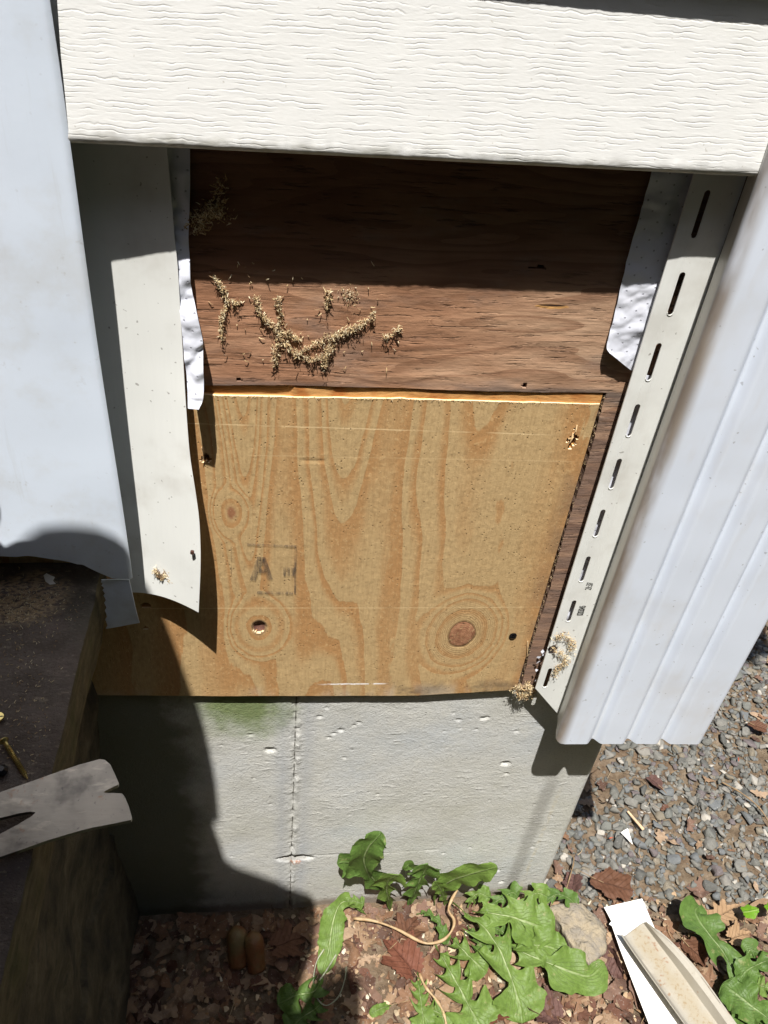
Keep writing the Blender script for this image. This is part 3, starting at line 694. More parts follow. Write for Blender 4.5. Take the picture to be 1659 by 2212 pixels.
for k in range(6):
    plank('siding_plank.%03d' % (k+2), 1.716+k*.15, 1.716+k*.15, -.146, -.146, .3990, .150, -.056, -.038, SIDE)
b = MB(); b.box((-3.2, -.42, 2.70), (.95, 4.2, 2.725)); b.build('added_soffit', SIDE, wall); b = MB(); b.box((-3.25, -.445, 2.66), (1.0, -.421, 2.86)); b.build('added_fascia', SIDE, wall)  # eave added out of view to block sky light
b = MB(); b.prism([(-3.3, -.50, 2.861), (1.05, -.50, 2.861), (1.05, 2.2, 3.9), (-3.3, 2.2, 3.9)], (0, 0, .03)); b.build('roof', m_plain('shingle_grey', (.08, .08, .085), .9, bump=.004, bs=60), wall)
# rest of the house body above and round the corner
b = MB(); b.box((-.60, .052, .72), (.5295, .30, 2.62)); b.box((-3.2, .02, .72), (-.63, 4, 2.62)); b.box((-.60, .31, .72), (.5285, 4, 2.62)); b.build('wall_core', BACK, wall)
for k in range(13):
    z0 = .70 + k*.15; b = MB()
    b.prism([(.5305, .06, z0+.150), (.5305, .06, z0), (.552, .06, z0), (.536, .06, z0+.150)], (0, 3.9, 0)); b.build('side_plank.%03d' % k if k else 'side_plank', SIDE, wall)

# ================================================================== white door casing on the left (sheet metal trim)
PY = -.055
cas = empty('door_casing', (-.2, PY, .95), 'tall white metal door casing at the left with a ragged cut bottom', 'door trim')
bott = [(-140, 1196), (0, 1199), (60, 1201), (100, 1206), (140, 1213), (165, 1219), (178, 1219), (192, 1226), (215, 1236), (240, 1247), (279, 1252)]
Q = [WY(*p, PY) for p in bott]
xr = -.1545; xs = np.linspace(-.42, xr, 110); lo = np.interp(xs, [q[0] for q in Q], [q[2] for q in Q]) + fbm(xs*70, xs*0, 3, 3)*.0012
Hh = np.concatenate([np.linspace(0, .5, 120), np.linspace(.52, 1.8, 20)])
P = np.zeros((len(xs), len(Hh), 3))
for i, x in enumerate(xs):
    for j, hh in enumerate(Hh):
        z = lo[i] + hh*(1 if hh < 1.7 else 1) * ((2.75-lo[i])/1.8)
        r = (x - xr)/.004; roll = .0022*max(0, 1+r)**2 if r > -1 else 0
        P[i, j] = (x + .0008*math.sin(z*14) - .0012*(z-1.2)*0, PY + roll + .0016*math.sin(z*9+x*12)*min(1, (xr-x)*40) - .0008*math.exp(-((z-lo[i])/.02)**2)*math.sin(x*60), z)
gridmesh('casing_face', P, PANEL, cas, .0011, direction=(0, 1, 0))
# lower tab of the casing that runs down past the landing corner
tb = [[(219, 1253), (279, 1253.5)], [(222, 1268), (283, 1268)], [(226, 1290), (288, 1290)], [(229, 1320), (294, 1320)], [(231, 1357), (301, 1347)]]
P = np.zeros((24, 24, 3)); rows = []
for (a, c) in tb: rows.append((WY(*a, PY+.004), WY(*c, PY+.001)))
for j in range(24):
    f = j/23*(len(rows)-1); k = min(int(f), len(rows)-2); g = f-k
    A = rows[k][0]*(1-g) + rows[k+1][0]*g; B = rows[k][1]*(1-g) + rows[k+1][1]*g
    A = A + np.array([.0012*math.sin(j*2.1), 0, 0])
    for i in range(24):
        u = i/23; P[i, j] = A*(1-u) + B*u + np.array([0, .001*math.sin(u*3+j*.2), 0])
o = gridmesh('casing_tab', P[:, ::-1], PANEL, cas, .0011, direction=(0, 1, 0)); o['label'] = 'lower torn end of the casing beside the landing'
b = MB(); b.box((-.172, -.034, 1.428), (-.118, -.009, 2.7)); b.build('trim_channel', CREAM, cas)
b = MB(); b.box((-.60, -.035, 1.02), (-.20, -.004, 2.7)); b.build('jamb_board', BSIDE, cas)

# ================================================================== left cream vinyl strip, curled out at the bottom
fl = empty('vinyl_strip', (-.12, -.02, .9), 'loose cream vinyl strip beside the white casing, curling out at its bottom', 'vinyl trim')
Lr = [(360, 318), (368, 400), (376, 500), (384, 580), (390, 680), (396, 780), (402, 880), (410, 980), (422, 1060), (430, 1120), (433, 1180), (433, 1230), (431, 1280), (429, 1323)]
yr = [-.012, -.012, -.013, -.014, -.016, -.019, -.024, -.030, -.037, -.042, -.046, -.049, -.051, -.0525]
R_ = np.array([WY(*p, y) for p, y in zip(Lr, yr)])
bl = WY(292, 1281, -.020); bm_ = WY(350, 1296, -.036)
R_ = bez(R_, 90); zt = R_[0, 2]
rows = []
for j in range(90):
    f = j/89; r = R_[j]
    zl = zt + 0.0 - (zt - bl[2])*f
    l = np.array([-.178, -.006 - .014*f**3, zl])
    rows.append((l, r))
P = np.zeros((40, 90, 3))
for i in range(40):
    u = i/39
    for j in range(90):
        l, r = rows[j]; f = j/89
        P[i, j] = l*(1-u) + r*u; P[i, j, 1] = l[1] + (r[1]-l[1])*(u**1.6)
        P[i, j, 2] = l[2]*(1-u) + r[2]*u + .006*f**8*math.sin(u*math.pi)
gridmesh('strip_face', np.concatenate([P[:, :1] + np.array([0, 0, .5]), P], 1)[:, ::-1], CREAM, fl, .0012, direction=(0, 1, 0))
c = WY(415, 1195, -.0495)
b = MB(); b.tube([c + np.array([0, -.0002, 0]), c + np.array([0, .003, 0])], .0022, 10); o = b.build('nail_hole', m_plain('rust_dark', (.06, .02, .01), .9), fl)
b = MB(); n = 18
V = [(c[0]+.0055*math.cos(2*math.pi*k/n)*(1+.2*math.sin(k*2.3)), c[1]+.0003, c[2]+.0055*math.sin(2*math.pi*k/n)) for k in range(n)]
# torn scab of dried paint and mud low on the strip
def debris(name, paths, n, y0, spread, size, mat, parent=None, seed=1, up=.006, plane='y'):
    r = random.Random(seed); b = MB()
    segs = []
    for pth in paths:
        for k in range(len(pth)-1): segs.append((pth[k], pth[k+1]))
    Ls = [math.hypot(a[0]-c[0], a[1]-c[1]) for a, c in segs]
    for k in range(n):
        a, c = r.choices(segs, Ls)[0]; f = r.random()
        px = a[0]+(c[0]-a[0])*f + r.gauss(0, spread); py = a[1]+(c[1]-a[1])*f + r.gauss(0, spread)
        hgt = abs(r.gauss(0, up)); 
        p = WY(px, py, y0 - hgt) if plane == 'y' else WZ(px, py, y0 + hgt)
        s = size*r.uniform(.4, 1.5); L = s*r.uniform(1, 4.0)
        d = Vector((r.gauss(0, 1), r.gauss(0, .7), r.gauss(0, 1))).normalized()
        q = Vector(tuple(p)) + d*L; sd = d.orthogonal().normalized()*s*.5; m = (Vector(tuple(p))+q)/2 + Vector((r.gauss(0, 1), r.gauss(0, 1), r.gauss(0, 1)))*s*.8
        b.tube([p, m, q], [s*.35, s*.3, s*.08], 3 if r.random() < .7 else 4)
    return b.build(name, mat, parent)
sc = debris('dried_scab', [[(333, 1232), (345, 1245), (356, 1248)], [(356, 1240), (372, 1258)]], 240, -.031, 3.0, .0012, CHIP, fl, 3, .0008)
sc['label'] = 'flaky rust coloured scab near the bottom of the strip'

# ================================================================== torn house wrap, left and right
def sheet_px(name, left, right, yl, yr_, n, m, mat, label, cat, wr=.004, seed=1):
    L = bez([WY(*p, y) for p, y in zip(left, yl)], n); R = bez([WY(*p, y) for p, y in zip(right, yr_)], n)
    P = np.zeros((m, n, 3))
    for i in range(m):
        u = i/(m-1); P[i] = L*(1-u) + R*u
    P[..., 1] -= np.abs(fbm(P[..., 0]*28+seed, P[..., 2]*28, seed, 3, .6))*wr*1.3 + np.abs(fbm(P[..., 0]*9+P[..., 2]*40, P[..., 2]*20-P[..., 0]*30, seed+5, 2))*wr
    o = gridmesh(name, P[:, ::-1], mat, None, .0003, direction=(0, 1, 0)); return tag(o, label, cat)
yl = [-.003]*3 + [-.005, -.010, -.018, -.022, -.020, -.030, -.036]
sheet_px('house_wrap', [(355, 316), (368, 420), (378, 520), (383, 570), (385, 640), (392, 700), (398, 770), (403, 800), (405, 840), (406, 881)],
         [(411, 318), (411, 420), (408, 510), (411, 560), (414, 620), (428, 680), (438, 735), (439, 760), (440, 850), (430, 881)],
         yl, yl, 120, 20, WRAP, 'crumpled white house wrap hanging beside the cream strip', 'house wrap', .0055, 3)
tl = [(1406, 366), (1390, 430), (1370, 500), (1348, 583), (1338, 629), (1324, 690), (1310, 745), (1316, 762)]
R2 = WY(1366, 797, -.006)
sheet_px('house_wrap.001', tl, [(1520, 366), (1502, 430), (1480, 500), (1452, 590), (1436, 640), (1416, 700), (1396, 760), (1372, 806)],
         [-.0035]*5+[-.005, -.008, -.012], [-.004]*8, 110, 36, WRAP, 'grey perforated house wrap torn off at the top right of the opening', 'house wrap', .0032, 9)
ed = [(1376, 806), (1350, 880), (1322, 970), (1296, 1055), (1268, 1145), (1244, 1225), (1236, 1262), (1222, 1300), (1210, 1345), (1194, 1385), (1178, 1420)]
sheet_px('house_wrap', ed, [(p[0]+64, p[1]+8) for p in ed], [-.006]*11, [-.008]*11, 160, 24, WRAP, 'house wrap lying behind the slotted flange, its edge just showing', 'house wrap', .0022, 15)
# scraps of wrap along the flange lower down
def scrap(name, pts, y, label, seed):
    b = MB(); V = [WY(*p, y + rnd.uniform(-.003, .002)) for p in pts]; c = sum(V)/len(V)
    n = len(V); VV = V + [c + np.array([0, -.002, 0])]
    b.add(VV + [v + np.array([0, .0004, 0]) for v in VV], [(i, (i+1) % n, n) for i in range(n)] + [((i+1) % n+n+1, i+n+1, 2*n+1) for i in range(n)] + [(i, i+n+1, (i+1) % n+n+1, (i+1) % n) for i in range(n)])
    return tag(b.build(name, WRAP), label, 'house wrap')
scrap('house_wrap', [(1232, 1262), (1246, 1240), (1250, 1262), (1240, 1300), (1226, 1340), (1212, 1368), (1196, 1392), (1190, 1400), (1184, 1390), (1196, 1372), (1206, 1340), (1212, 1305), (1218, 1288)], -.008, 'narrow ragged sliver of wrap showing beside the slotted flange', 4)
b = MB(); r = random.Random(5)
for k in range(16):
    px = 1166 + r.uniform(-8, 12); py = 1405 + k*5.2; a = WY(px, py, -.006-r.random()*.008); c = WY(px+r.uniform(-14, 6), py+r.uniform(-6, 10), -.006-r.random()*.006)
    m_ = (a+c)/2 + np.array([0, -.003, .003]); wv = np.array([.0012, 0, .0022])
    b.add([a-wv, m_-wv, c-wv*.5, c+wv*.5, m_+wv, a+wv], [(0, 1, 4, 5), (1, 2, 3, 4)])
tag(b.build('house_wrap', WRAP), 'shredded curls of wrap at the foot of the plywood strip', 'house wrap')

# ================================================================== loose outside corner post on the right
cp = empty('corner_post', (.42, -.022, .62), 'long white vinyl corner post with a slotted cream flange, pulled loose at the right', 'corner trim')
FX0, FX1 = .3695, .4180
def fy(z): return -.0215 + .004*max(0, (z-1.0)/.4)
outer = [(FX0, .686), (FX1, .622), (FX1, 1.30), (FX1+.0006, 1.362), (FX1, 1.366), (FX1, 2.7), (FX0, 2.7)]
slots_px = [((1531, 414), (1503, 519)), ((1477.5, 591), (1449, 684)), ((1427, 743.7), (1400, 824.6)), ((1380, 875), (1357, 945)), ((1339.5, 992), (1319.5, 1057)),
            ((1304.5, 1101), (1284.5, 1160)), ((1272, 1202), (1254.5, 1257)), ((1242, 1297), (1226, 1343)), ((1188.7, 1443.7), (1177, 1485))]
holes = []
for a, c in slots_px:
    A = WY(*a, -.0215); B = WY(*c, -.0215); sw = .0030; x = (A[0]+B[0])/2; z1 = A[2]-sw; z0 = B[2]+sw
    hp = [(x+sw*math.cos(t), z1+sw*math.sin(t)) for t in np.linspace(0, math.pi, 9)] + [(x+sw*math.cos(t), z0+sw*math.sin(t)) for t in np.linspace(math.pi, 2*math.pi, 9)]
    holes.append(hp)
c = WY(1193, 1404, -.0215); holes.append([(c[0]+.0065*math.cos(t)*(1+.25*math.sin(3*t)), c[2]+.0095*math.sin(t)*(1+.2*math.sin(5*t))) for t in np.linspace(0, 2*math.pi, 15)[:-1]])
def holed_plate(name, outer, holes, yf, thick, mat, parent):
    loops = [outer] + [h[::-1] for h in holes]
    flatp = [p for l in loops for p in l]
    tris = tessellate_polygon([[Vector((p[0], p[1], 0)) for p in l] for l in loops])
    n = len(flatp); V = [(p[0], yf(p[1]), p[1]) for p in flatp] + [(p[0], yf(p[1])+thick, p[1]) for p in flatp]
    F = []
    for tr in tris:
        a, b_, c_ = [np.array(flatp[i]) for i in tr]
        cr = (b_[0]-a[0])*(c_[1]-a[1]) - (b_[1]-a[1])*(c_[0]-a[0])
        tr = tuple(tr) if cr > 0 else (tr[0], tr[2], tr[1])
        F.append(tr); F.append((tr[2]+n, tr[1]+n, tr[0]+n))
    k = 0
    for l in loops:
        m = len(l)
        for i in range(m): F.append((k+i, k+(i+1) % m, k+(i+1) % m+n, k+i+n))
        k += m
    return mesh(name, V, F, mat, parent)
flange = holed_plate('nailing_flange', outer, holes, fy, .0012, CREAM, cp)
# slot lips, slightly raised bottom lip of every slot
for hp in holes[:-1]:
    b = MB(); pts = [(p[0], fy(p[1])-.0003, p[1]) for p in hp[9:]]
    b.tube(pts, .00045, 5); b.build('slot_lip', CREAM, flange)
# body: return, rounded nose, face with three grooves
YB = -.066
x0 = .4055; gxs = [.4622, .5165, .5690]; x1 = .6265
prof = [(FX1, -.0215), (FX1-.002, -.030), (FX1-.006, -.042), (FX1-.0095, -.052), (x0+.0012, YB+.008), (x0+.0022, YB+.004), (x0+.006, YB+.0012), (x0+.012, YB)]
def fprof(x):
    y = YB
    for g in gxs:
        d = (x-g)/.0125
        if abs(d) < 1: y += .0095*(math.cos(d*math.pi)*.5+.5)
    return y
for x in np.arange(x0+.016, x1-.004, .0016): prof.append((x, fprof(x)))
prof += [(x1-.003, YB+.0004), (x1-.001, YB+.0016), (x1, YB+.004), (x1, YB+.012), (x1, YB+.05), (x1, YB+.09)]
zz = np.concatenate([np.linspace(.6135, .70, 14), np.linspace(.72, 1.45, 40), np.linspace(1.5, 2.7, 8)])
P = np.zeros((len(prof), len(zz), 3))
for i, (x, y) in enumerate(prof):
    for j, z in enumerate(zz):
        f = max(0, 1-(z-.6135)/.002)
        zb = z
        if j == 0:
            zb = .6135 + (.0085 if i < 2 else 0) + max(0, (x-.62))*0 + (.004*max(0, (x0+.006-x)/.006))
            zb -= 0.012*max(0, min(1, (x-.41)/.22))*0.9
        P[i, j] = (x, y + .0015*math.sin(z*6+x*9)*(1 if i > 5 else .3), zb)
def m_post():
    t = T('corner_post_vinyl'); p = t.obj(); x, y, z = t.sep(p)
    xx = x + .42*0.0
    c = t.mix(t.noise(p, 8, 4, .6).ss(.48, .75)*.30, (.655, .705, .79), (.50, .46, .40))
    nose = x.ss(.4225, .4075)*y.ss(-.045, -.060)
    c = t.mix(nose*t.noise(t.vec(x*30, y*30, z*7), 1, 4, .6).ss(.1, .6)*.9, c, (.20, .155, .11))
    c = t.mix(y.ss(-.060, -.050), c, (.60, .595, .55))
    c = t.mix(t.noise(p, 160, 1).ss(.73, .77)*.4, c, (.14, .12, .1))
    s = t.noise(t.vec(x*40, 0.0, z*9), 1, 3).ss(.55, .75)
    c = t.mix(s*.18, c, (.45, .38, .28))
    h = t.noise(p, 9, 1)*.002 + t.noise(t.vec(x*130, 0.0, z*8), 1, 2)*.00008
    return t.out(c, .42, h, .4)
gridmesh('post_body', P, m_post(), cp, .0012)
# printed batch number running up the flange
def text(name, s, loc, size, sx, mat, parent):
    cu = bpy.data.curves.new(name, 'FONT'); cu.body = s; cu.size = size; cu.extrude = .00008; cu.align_x = 'CENTER'; cu.align_y = 'CENTER'; cu.materials.append(mat)
    o = bpy.data.objects.new(name, cu); COL.objects.link(o); o.parent = parent
    M = Matrix(((0, -1, 0, 0), (0, 0, -1, 0), (1, 0, 0, 0), (0, 0, 0, 1)))      # reads upward on the wall plane
    bpy.context.view_layer.update(); me = bpy.data.meshes.new_from_object(o.evaluated_get(bpy.context.evaluated_depsgraph_get())); bpy.data.objects.remove(o)
    me.name = name; o = bpy.data.objects.new(name, me); COL.objects.link(o); o.parent = parent; o['label'] = 'black printed number ' + s
    me.transform(M @ Matrix.Diagonal((sx, 1, 1, 1))); o.location = Vector(loc) - parent.location
    return o
for s, px, py, sz, sxx in (('0203045', 1256.5, 1319, .0125, .42), ('21:37', 1273.5, 1266, .0125, .46)):
    q = WY(px, py, -.0218); text('printed_number', s, (q[0], -.02175, q[2]), sz, sxx, BLACKINK, cp)
# chewed fluff on the flange
tag(debris('nest_fluff', [[(1200, 1378), (1222, 1372), (1238, 1390), (1232, 1412)], [(1196, 1400), (1215, 1415), (1226, 1428)], [(1200, 1450), (1226, 1428)], [(1208, 1440), (1196, 1460)]], 520, -.024, 4.0, .0010, CHIP, None, 11, .0024),
    'tuft of chewed straw fluff stuck by the torn hole in the slotted flange', 'nest debris')
tag(debris('nest_fluff', [[(1112, 1490), (1140, 1482), (1152, 1494), (1138, 1504), (1118, 1502)]], 500, -.004, 4.0, .0013, CHIP, None, 12, .004),
    'small chewed straw tuft on the foot of the brown plywood strip', 'nest debris')

# ================================================================== nest debris on the old plywood
tag(debris('nest_debris', [[(462, 595), (478, 625), (492, 648), (485, 668), (478, 690), (478, 735)], [(492, 648), (518, 655)], [(474, 610), (486, 632)]], 430, -.0008, 2.4, .0010, CHIP, None, 21, .0028),
    'forked string of chewed wood debris at the left of the brown plywood', 'nest debris')
tag(debris('nest_debris', [[(552, 640), (557, 665), (572, 690), (598, 712), (604, 738)], [(600, 640), (606, 690), (600, 715), (625, 725)], [(596, 745), (615, 740), (640, 766), (672, 778), (706, 768), (722, 748)], [(700, 778), (716, 730), (745, 712), (778, 702)],
     [(640, 766), (680, 745), (716, 722)], [(716, 730), (740, 722), (778, 705), (800, 690), (808, 675)], [(612, 710), (650, 738)], [(596, 745), (594, 790)], [(704, 770), (700, 795)]], 2000, -.0008, 3.2, .0010, CHIP, None, 22, .0032),
    'large curved crust of chewed wood debris in the middle of the brown plywood', 'nest debris')
tag(debris('nest_debris', [[(828, 730), (850, 722), (862, 708), (862, 716)]], 110, -.001, 2.0, .0011, CHIP, None, 23, .003), 'small trail of chewed debris right of the large crust', 'nest debris')
tag(debris('nest_debris', [[(705, 630), (712, 628), (706, 668)]], 90, -.001, 1.6, .0011, CHIP, None, 24, .003), 'thin dangling strand of debris above the large crust', 'nest debris')
tag(debris('nest_debris', [[(738, 632), (770, 640)], [(752, 645), (760, 640)]], 120, -.001, 7, .0007, CHIP, None, 25, .0015), 'pale round web spot with a speck at its middle', 'cobweb')
tag(debris('nest_debris', [[(412, 480), (440, 460), (455, 445), (428, 500)], [(440, 460), (490, 466)], [(420, 500), (470, 440), (480, 392)]], 550, -.002, 9, .0013, CHIP, None, 26, .006), 'fuzzy nest remains in the shade at the top left of the opening', 'nest debris')
b = MB(); r = random.Random(31)
for k in range(60):
    px, py = (r.uniform(450, 900), r.uniform(560, 800)); p = WY(px, py, -.0012); d = Vector((r.gauss(0, 1), -abs(r.gauss(0, .6)), r.gauss(0, 1))).normalized()*r.uniform(.001, .006)
    b.tube([p, Vector(tuple(p)) + d*.5 + Vector((0, -.001, 0)), Vector(tuple(p))+d], [.0005, .0004, .0002], 3)
tag(b.build('wood_specks', CHIP), 'loose specks and hairs scattered over the brown plywood', 'nest debris', kind='stuff')

# ================================================================== landing (porch) at the left
LZ = .915
lan = empty('wooden_landing', (-.5, -.5, .85), 'dark worn wooden landing with a mossy edge at the left', 'porch landing')
xs = np.concatenate([np.linspace(-1.5, -.46, 12), np.linspace(-.45, -.2085, 81)]); ys = np.concatenate([np.linspace(-1.6, -.60, 12), np.arange(-.59, .010, .003)])
X, Y = np.meshgrid(xs, ys, indexing='ij')
edge_x = -.1965 - .018*(-Y) + fbm(Y*30, Y*0, 4, 4)*.0016
X = X + (edge_x + .2085)*np.clip((X+.5)/.2915, 0, 1)
Zt = LZ + fbm(X*30, Y*30, 7, 4)*.0010 - .0022*np.clip((X-edge_x+.006)/.006, 0, 1)**2
P = np.stack([X, Y, Zt], -1); gridmesh('landing_board', P, LAND, lan)
# board edge (side)
zs = np.linspace(LZ-.0020, .843, 30); ys2 = np.concatenate([np.linspace(-1.6, -.60, 12), np.arange(-.59, .010, .003)])
Yq, Zq = np.meshgrid(ys2, zs, indexing='ij')
ex = -.1965 - .018*(-Yq) + fbm(Yq*30, Yq*0, 4, 4)*.0016
kz = np.clip((LZ-.002-Zq)/.008, 0, 1)
P = np.stack([ex - .0002 + kz*(.0012 + fbm(Yq*12, Zq*90, 15, 4)*.0028) - .004*np.clip((.855-Zq)/.012, 0, 1), Yq, Zq], -1)
gridmesh('board_edge', P[:, ::-1], BSIDE, lan)
b = MB(); b.box((-1.5, -1.6, .844), (-.235, .008, .909)); b.build('board_core', BSIDE, lan)
# rough stone pier under it
ys3 = np.arange(-.90, .0105, .005); zs3 = np.arange(-.05, .844, .005)
Yq, Zq = np.meshgrid(ys3, zs3, indexing='ij')
f = fbm(Yq*6+Zq*2, Zq*3.0, 51, 5, .6); rid = 1-np.abs(fbm(Yq*5+3, Zq*4, 61, 4))
Xq = -.2330 - .040*(1-Zq/.84)*1.0 + f*.012 + (rid-.8)*.02
foot = np.exp(-((Zq-.06)/.09)**2)*.014; Xq += foot
step_ = np.where(Zq < .30 + fbm(Yq*6, Yq*0, 71, 3)*.08, .008, 0); Xq += step_
gridmesh('stone_pier', np.stack([Xq, Yq, Zq], -1)[:, ::-1], PIER, lan)
b = MB(); b.box((-1.5, -1.55, -.05), (-.300, .008, .843)); b.build('pier_core', PIER, lan)
# sawdust and a white chip on the landing
r = random.Random(77); b = MB()
for k in range(900):
    px = r.gauss(45, 55); py = r.gauss(1305, 26) if r.random() < .6 else r.uniform(1250, 1650)
    if px > 190 - (py-1250)*.24: continue
    p = WZ(px, py, LZ+.0010); a = r.uniform(0, math.pi); L = r.uniform(.0008, .0032)
    b.tube([p, p + np.array([L*math.cos(a), L*math.sin(a), .0004])], [.0004, .0003], 3)
tag(b.build('sawdust', CHIP), 'fine sawdust and wood fibres on the landing', 'sawdust', kind='stuff')
b = MB(); pts = [(94, 1243), (100, 1238), (110, 1243), (118, 1246), (114, 1254), (120, 1260), (108, 1262), (98, 1255)]
b.prism([WZ(*p, LZ+.0045) for p in pts], (0, 0, -.001)); tag(b.build('paint_chip', WHITE), 'small white vinyl chip lying on the landing', 'chip')

# ---- flat pry bar
bar = empty('pry_bar', tuple(WZ(120, 1740, .940)), 'worn grey steel flat pry bar with notched claw, jutting over the landing edge', 'pry bar')
po = [(-60, 1727), (0, 1711), (50, 1694), (112, 1672), (170, 1652), (214, 1640), (226, 1641), (238, 1651), (247, 1670), (256, 1690), (255, 1695), (240, 1702), (228, 1708), (223.6, 1711.5), (230, 1713), (245, 1713), (263.5, 1714), (270, 1722), (278, 1742), (285, 1765), (283, 1771),
      (240, 1780), (200, 1787.5), (163, 1797), (100, 1816), (50, 1834), (0, 1851), (-60, 1872)]
hl = [(76.6, 1754.8), (66, 1753), (40, 1757), (0, 1767), (-20, 1772), (-34, 1784), (-20, 1808), (0, 1801.5), (40, 1780), (70, 1762)]
def barz(px): return .9385
def holed_bar():
    loops = [[WZ(*p, barz(p[0])) for p in po], [WZ(*p, barz(p[0])) for p in hl][::-1]]
    flatp = [p for l in loops for p in l]; tris = tessellate_polygon([[Vector((p[0], p[1], 0)) for p in l] for l in loops]); n = len(flatp)
    bmh = bmesh.new(); tv = [bmh.verts.new(tuple(p)) for p in flatp]; bv = [bmh.verts.new((p[0], p[1], p[2]-.0042)) for p in flatp]
    for tr in tris:
        a, b_, c_ = [flatp[i] for i in tr]; cr = (b_[0]-a[0])*(c_[1]-a[1]) - (b_[1]-a[1])*(c_[0]-a[0])
        tr = tuple(tr) if cr > 0 else (tr[0], tr[2], tr[1])
        bmh.faces.new([tv[i] for i in tr]); bmh.faces.new([bv[i] for i in reversed(tr)])
    k = 0
    for l in loops:
        m = len(l)
        for i in range(m): bmh.faces.new((tv[k+i], bv[k+i], bv[k+(i+1) % m], tv[k+(i+1) % m]))
        k += m
    bmesh.ops.recalc_face_normals(bmh, faces=bmh.faces)
    te = [e for e in bmh.edges if len(e.link_faces) == 2 and abs(e.link_faces[0].normal.dot(e.link_faces[1].normal)) < .5 and all(v.co.z > .9335 for v in e.verts) ]
    bmesh.ops.bevel(bmh, geom=te, offset=.0011, segments=2, affect='EDGES', clamp_overlap=True)
    me = bpy.data.meshes.new('bar_body'); bmh.to_mesh(me); me.materials.append(STEEL); link('bar_body', me, bar)
holed_bar()
# ---- brass screw and its neighbours on the landing
scw = empty('brass_screw', tuple(WZ(35, 1640, LZ+.004)), 'long brass wood screw lying on the landing above the pry bar', 'screw')
A = WZ(10, 1603, LZ+.006); B = WZ(60, 1683, LZ+.003); D = B-A; Ln = np.linalg.norm(D)
b = MB(); pts = []; rr = []
for k in range(90):
    f = k/89; pts.append(A + D*f); base = .0018*(1-max(0, (f-.86)/.14)) + .0003
    rr.append(base*(1 + (.28*(math.sin(f*Ln/.0022*2*math.pi) if f > .12 else 0))))
b.tube(pts, rr, 8); b.build('screw_shank', BRASS, scw)
b = MB(); dn = D/Ln; b.tube([A - dn*.0022, A - dn*.0014, A + dn*.0016], [.0044, .0046, .0018], 16); b.build('screw_head', BRASS, scw)
h = WZ(-2, 1553, LZ+.002); s2 = empty('brass_screw', tuple(h), 'brass screw head with a slot at the left edge of the photo', 'screw')
b = MB(); b.tube([h, h+np.array([0, 0, .002]), h+np.array([0, 0, .004])], [.003, .0054, .0050], 18); sh2 = b.build('screw_head', BRASS, s2)
b = MB(); b.box((h[0]-.0045, h[1]-.0005, h[2]+.0036), (h[0]+.0045, h[1]+.0006, h[2]+.0042)); b.build('screw_slot', DARK, sh2)
h = WZ(4, 1668, LZ+.002); b = MB(); b.tube([h, h+np.array([0, 0, .003]), h+np.array([0, 0, .006])], [.005, .0062, .003], 12)
tag(b.build('nail_head', DARK), 'dark rusty nail head under the brass screw', 'nail')

# ================================================================== gravel, litter, plants
def ico():
    bm = bmesh.new(); bmesh.ops.create_icosphere(bm, subdivisions=2, radius=1); V = np.array([v.co[:] for v in bm.verts]); F = np.array([[v.index for v in f.verts] for f in bm.faces]); bm.free(); return V, F
def ico1():
    bm = bmesh.new(); bmesh.ops.create_icosphere(bm, subdivisions=1, radius=1); V = np.array([v.co[:] for v in bm.verts]); F = np.array([[v.index for v in f.verts] for f in bm.faces]); bm.free(); return V, F
IV, IF = ico(); JV, JF = ico1()
def trimesh(name, V, F, mat, smooth=False):
    me = bpy.data.meshes.new(name); V = np.concatenate(V).astype(np.float32); F = np.concatenate(F).astype(np.int32)
    me.vertices.add(len(V)); me.vertices.foreach_set('co', V.ravel()); me.loops.add(F.size); me.loops.foreach_set('vertex_index', F.ravel())
    me.polygons.add(len(F)); me.polygons.foreach_set('loop_start', np.arange(0, F.size, 3, dtype=np.int32)); me.update(calc_edges=True)
    me.materials.append(mat); return link(name, me, None, smooth)
rs = np.random.RandomState(11)
def rotm(r):
    q = r.normal(size=4); q /= np.linalg.norm(q); w_, x, y, z = q
    return np.array([[1-2*(y*y+z*z), 2*(x*y-z*w_), 2*(x*z+y*w_)], [2*(x*y+z*w_), 1-2*(x*x+z*z), 2*(y*z-x*w_)], [2*(x*z-y*w_), 2*(y*z+x*w_), 1-2*(x*x+y*y)]])
PROTO = []
for k in range(48):
    bm = bmesh.new(); 
    for q in range(rs.randint(9, 15)):
        v = rs.normal(size=3); v /= np.linalg.norm(v); bm.verts.new(tuple(v*rs.uniform(.82, 1.0)))
    res = bmesh.ops.convex_hull(bm, input=bm.verts)
    bmesh.ops.delete(bm, geom=[e for e in res['geom_interior'] if isinstance(e, bmesh.types.BMVert)], context='VERTS')
    bmesh.ops.bevel(bm, geom=bm.edges[:], offset=.07, segments=1, affect='EDGES', clamp_overlap=True)
    bmesh.ops.triangulate(bm, faces=bm.faces); bm.verts.index_update()
    PROTO.append((np.array([v.co[:] for v in bm.verts]), np.array([[v.index for v in f.verts] for f in bm.faces]))); bm.free()
def stone(r, size):
    V, F = PROTO[r.randint(len(PROTO))]
    V = V @ rotm(r).T * np.array([r.uniform(.85, 1.35), r.uniform(.65, 1.0), r.uniform(.45, .75)])*size
    R = np.array(Matrix.Rotation(r.uniform(0, 6.28), 3, 'Z')) @ np.array(Matrix.Rotation(r.normal(0, .35), 3, 'X'))
    return V @ R.T, F
def in_gravel(x, y):
    if x < .545 and y > -.02: return 0
    e = .50 + .02*math.sin(x*20)
    lim = -.030 + .05*math.sin(x*9+1)*.5
    if y < lim - .03: return 0
    if y < lim: return .4
    if x < .56+ (0.05 if y < .05 else 0): return .5
    return 1
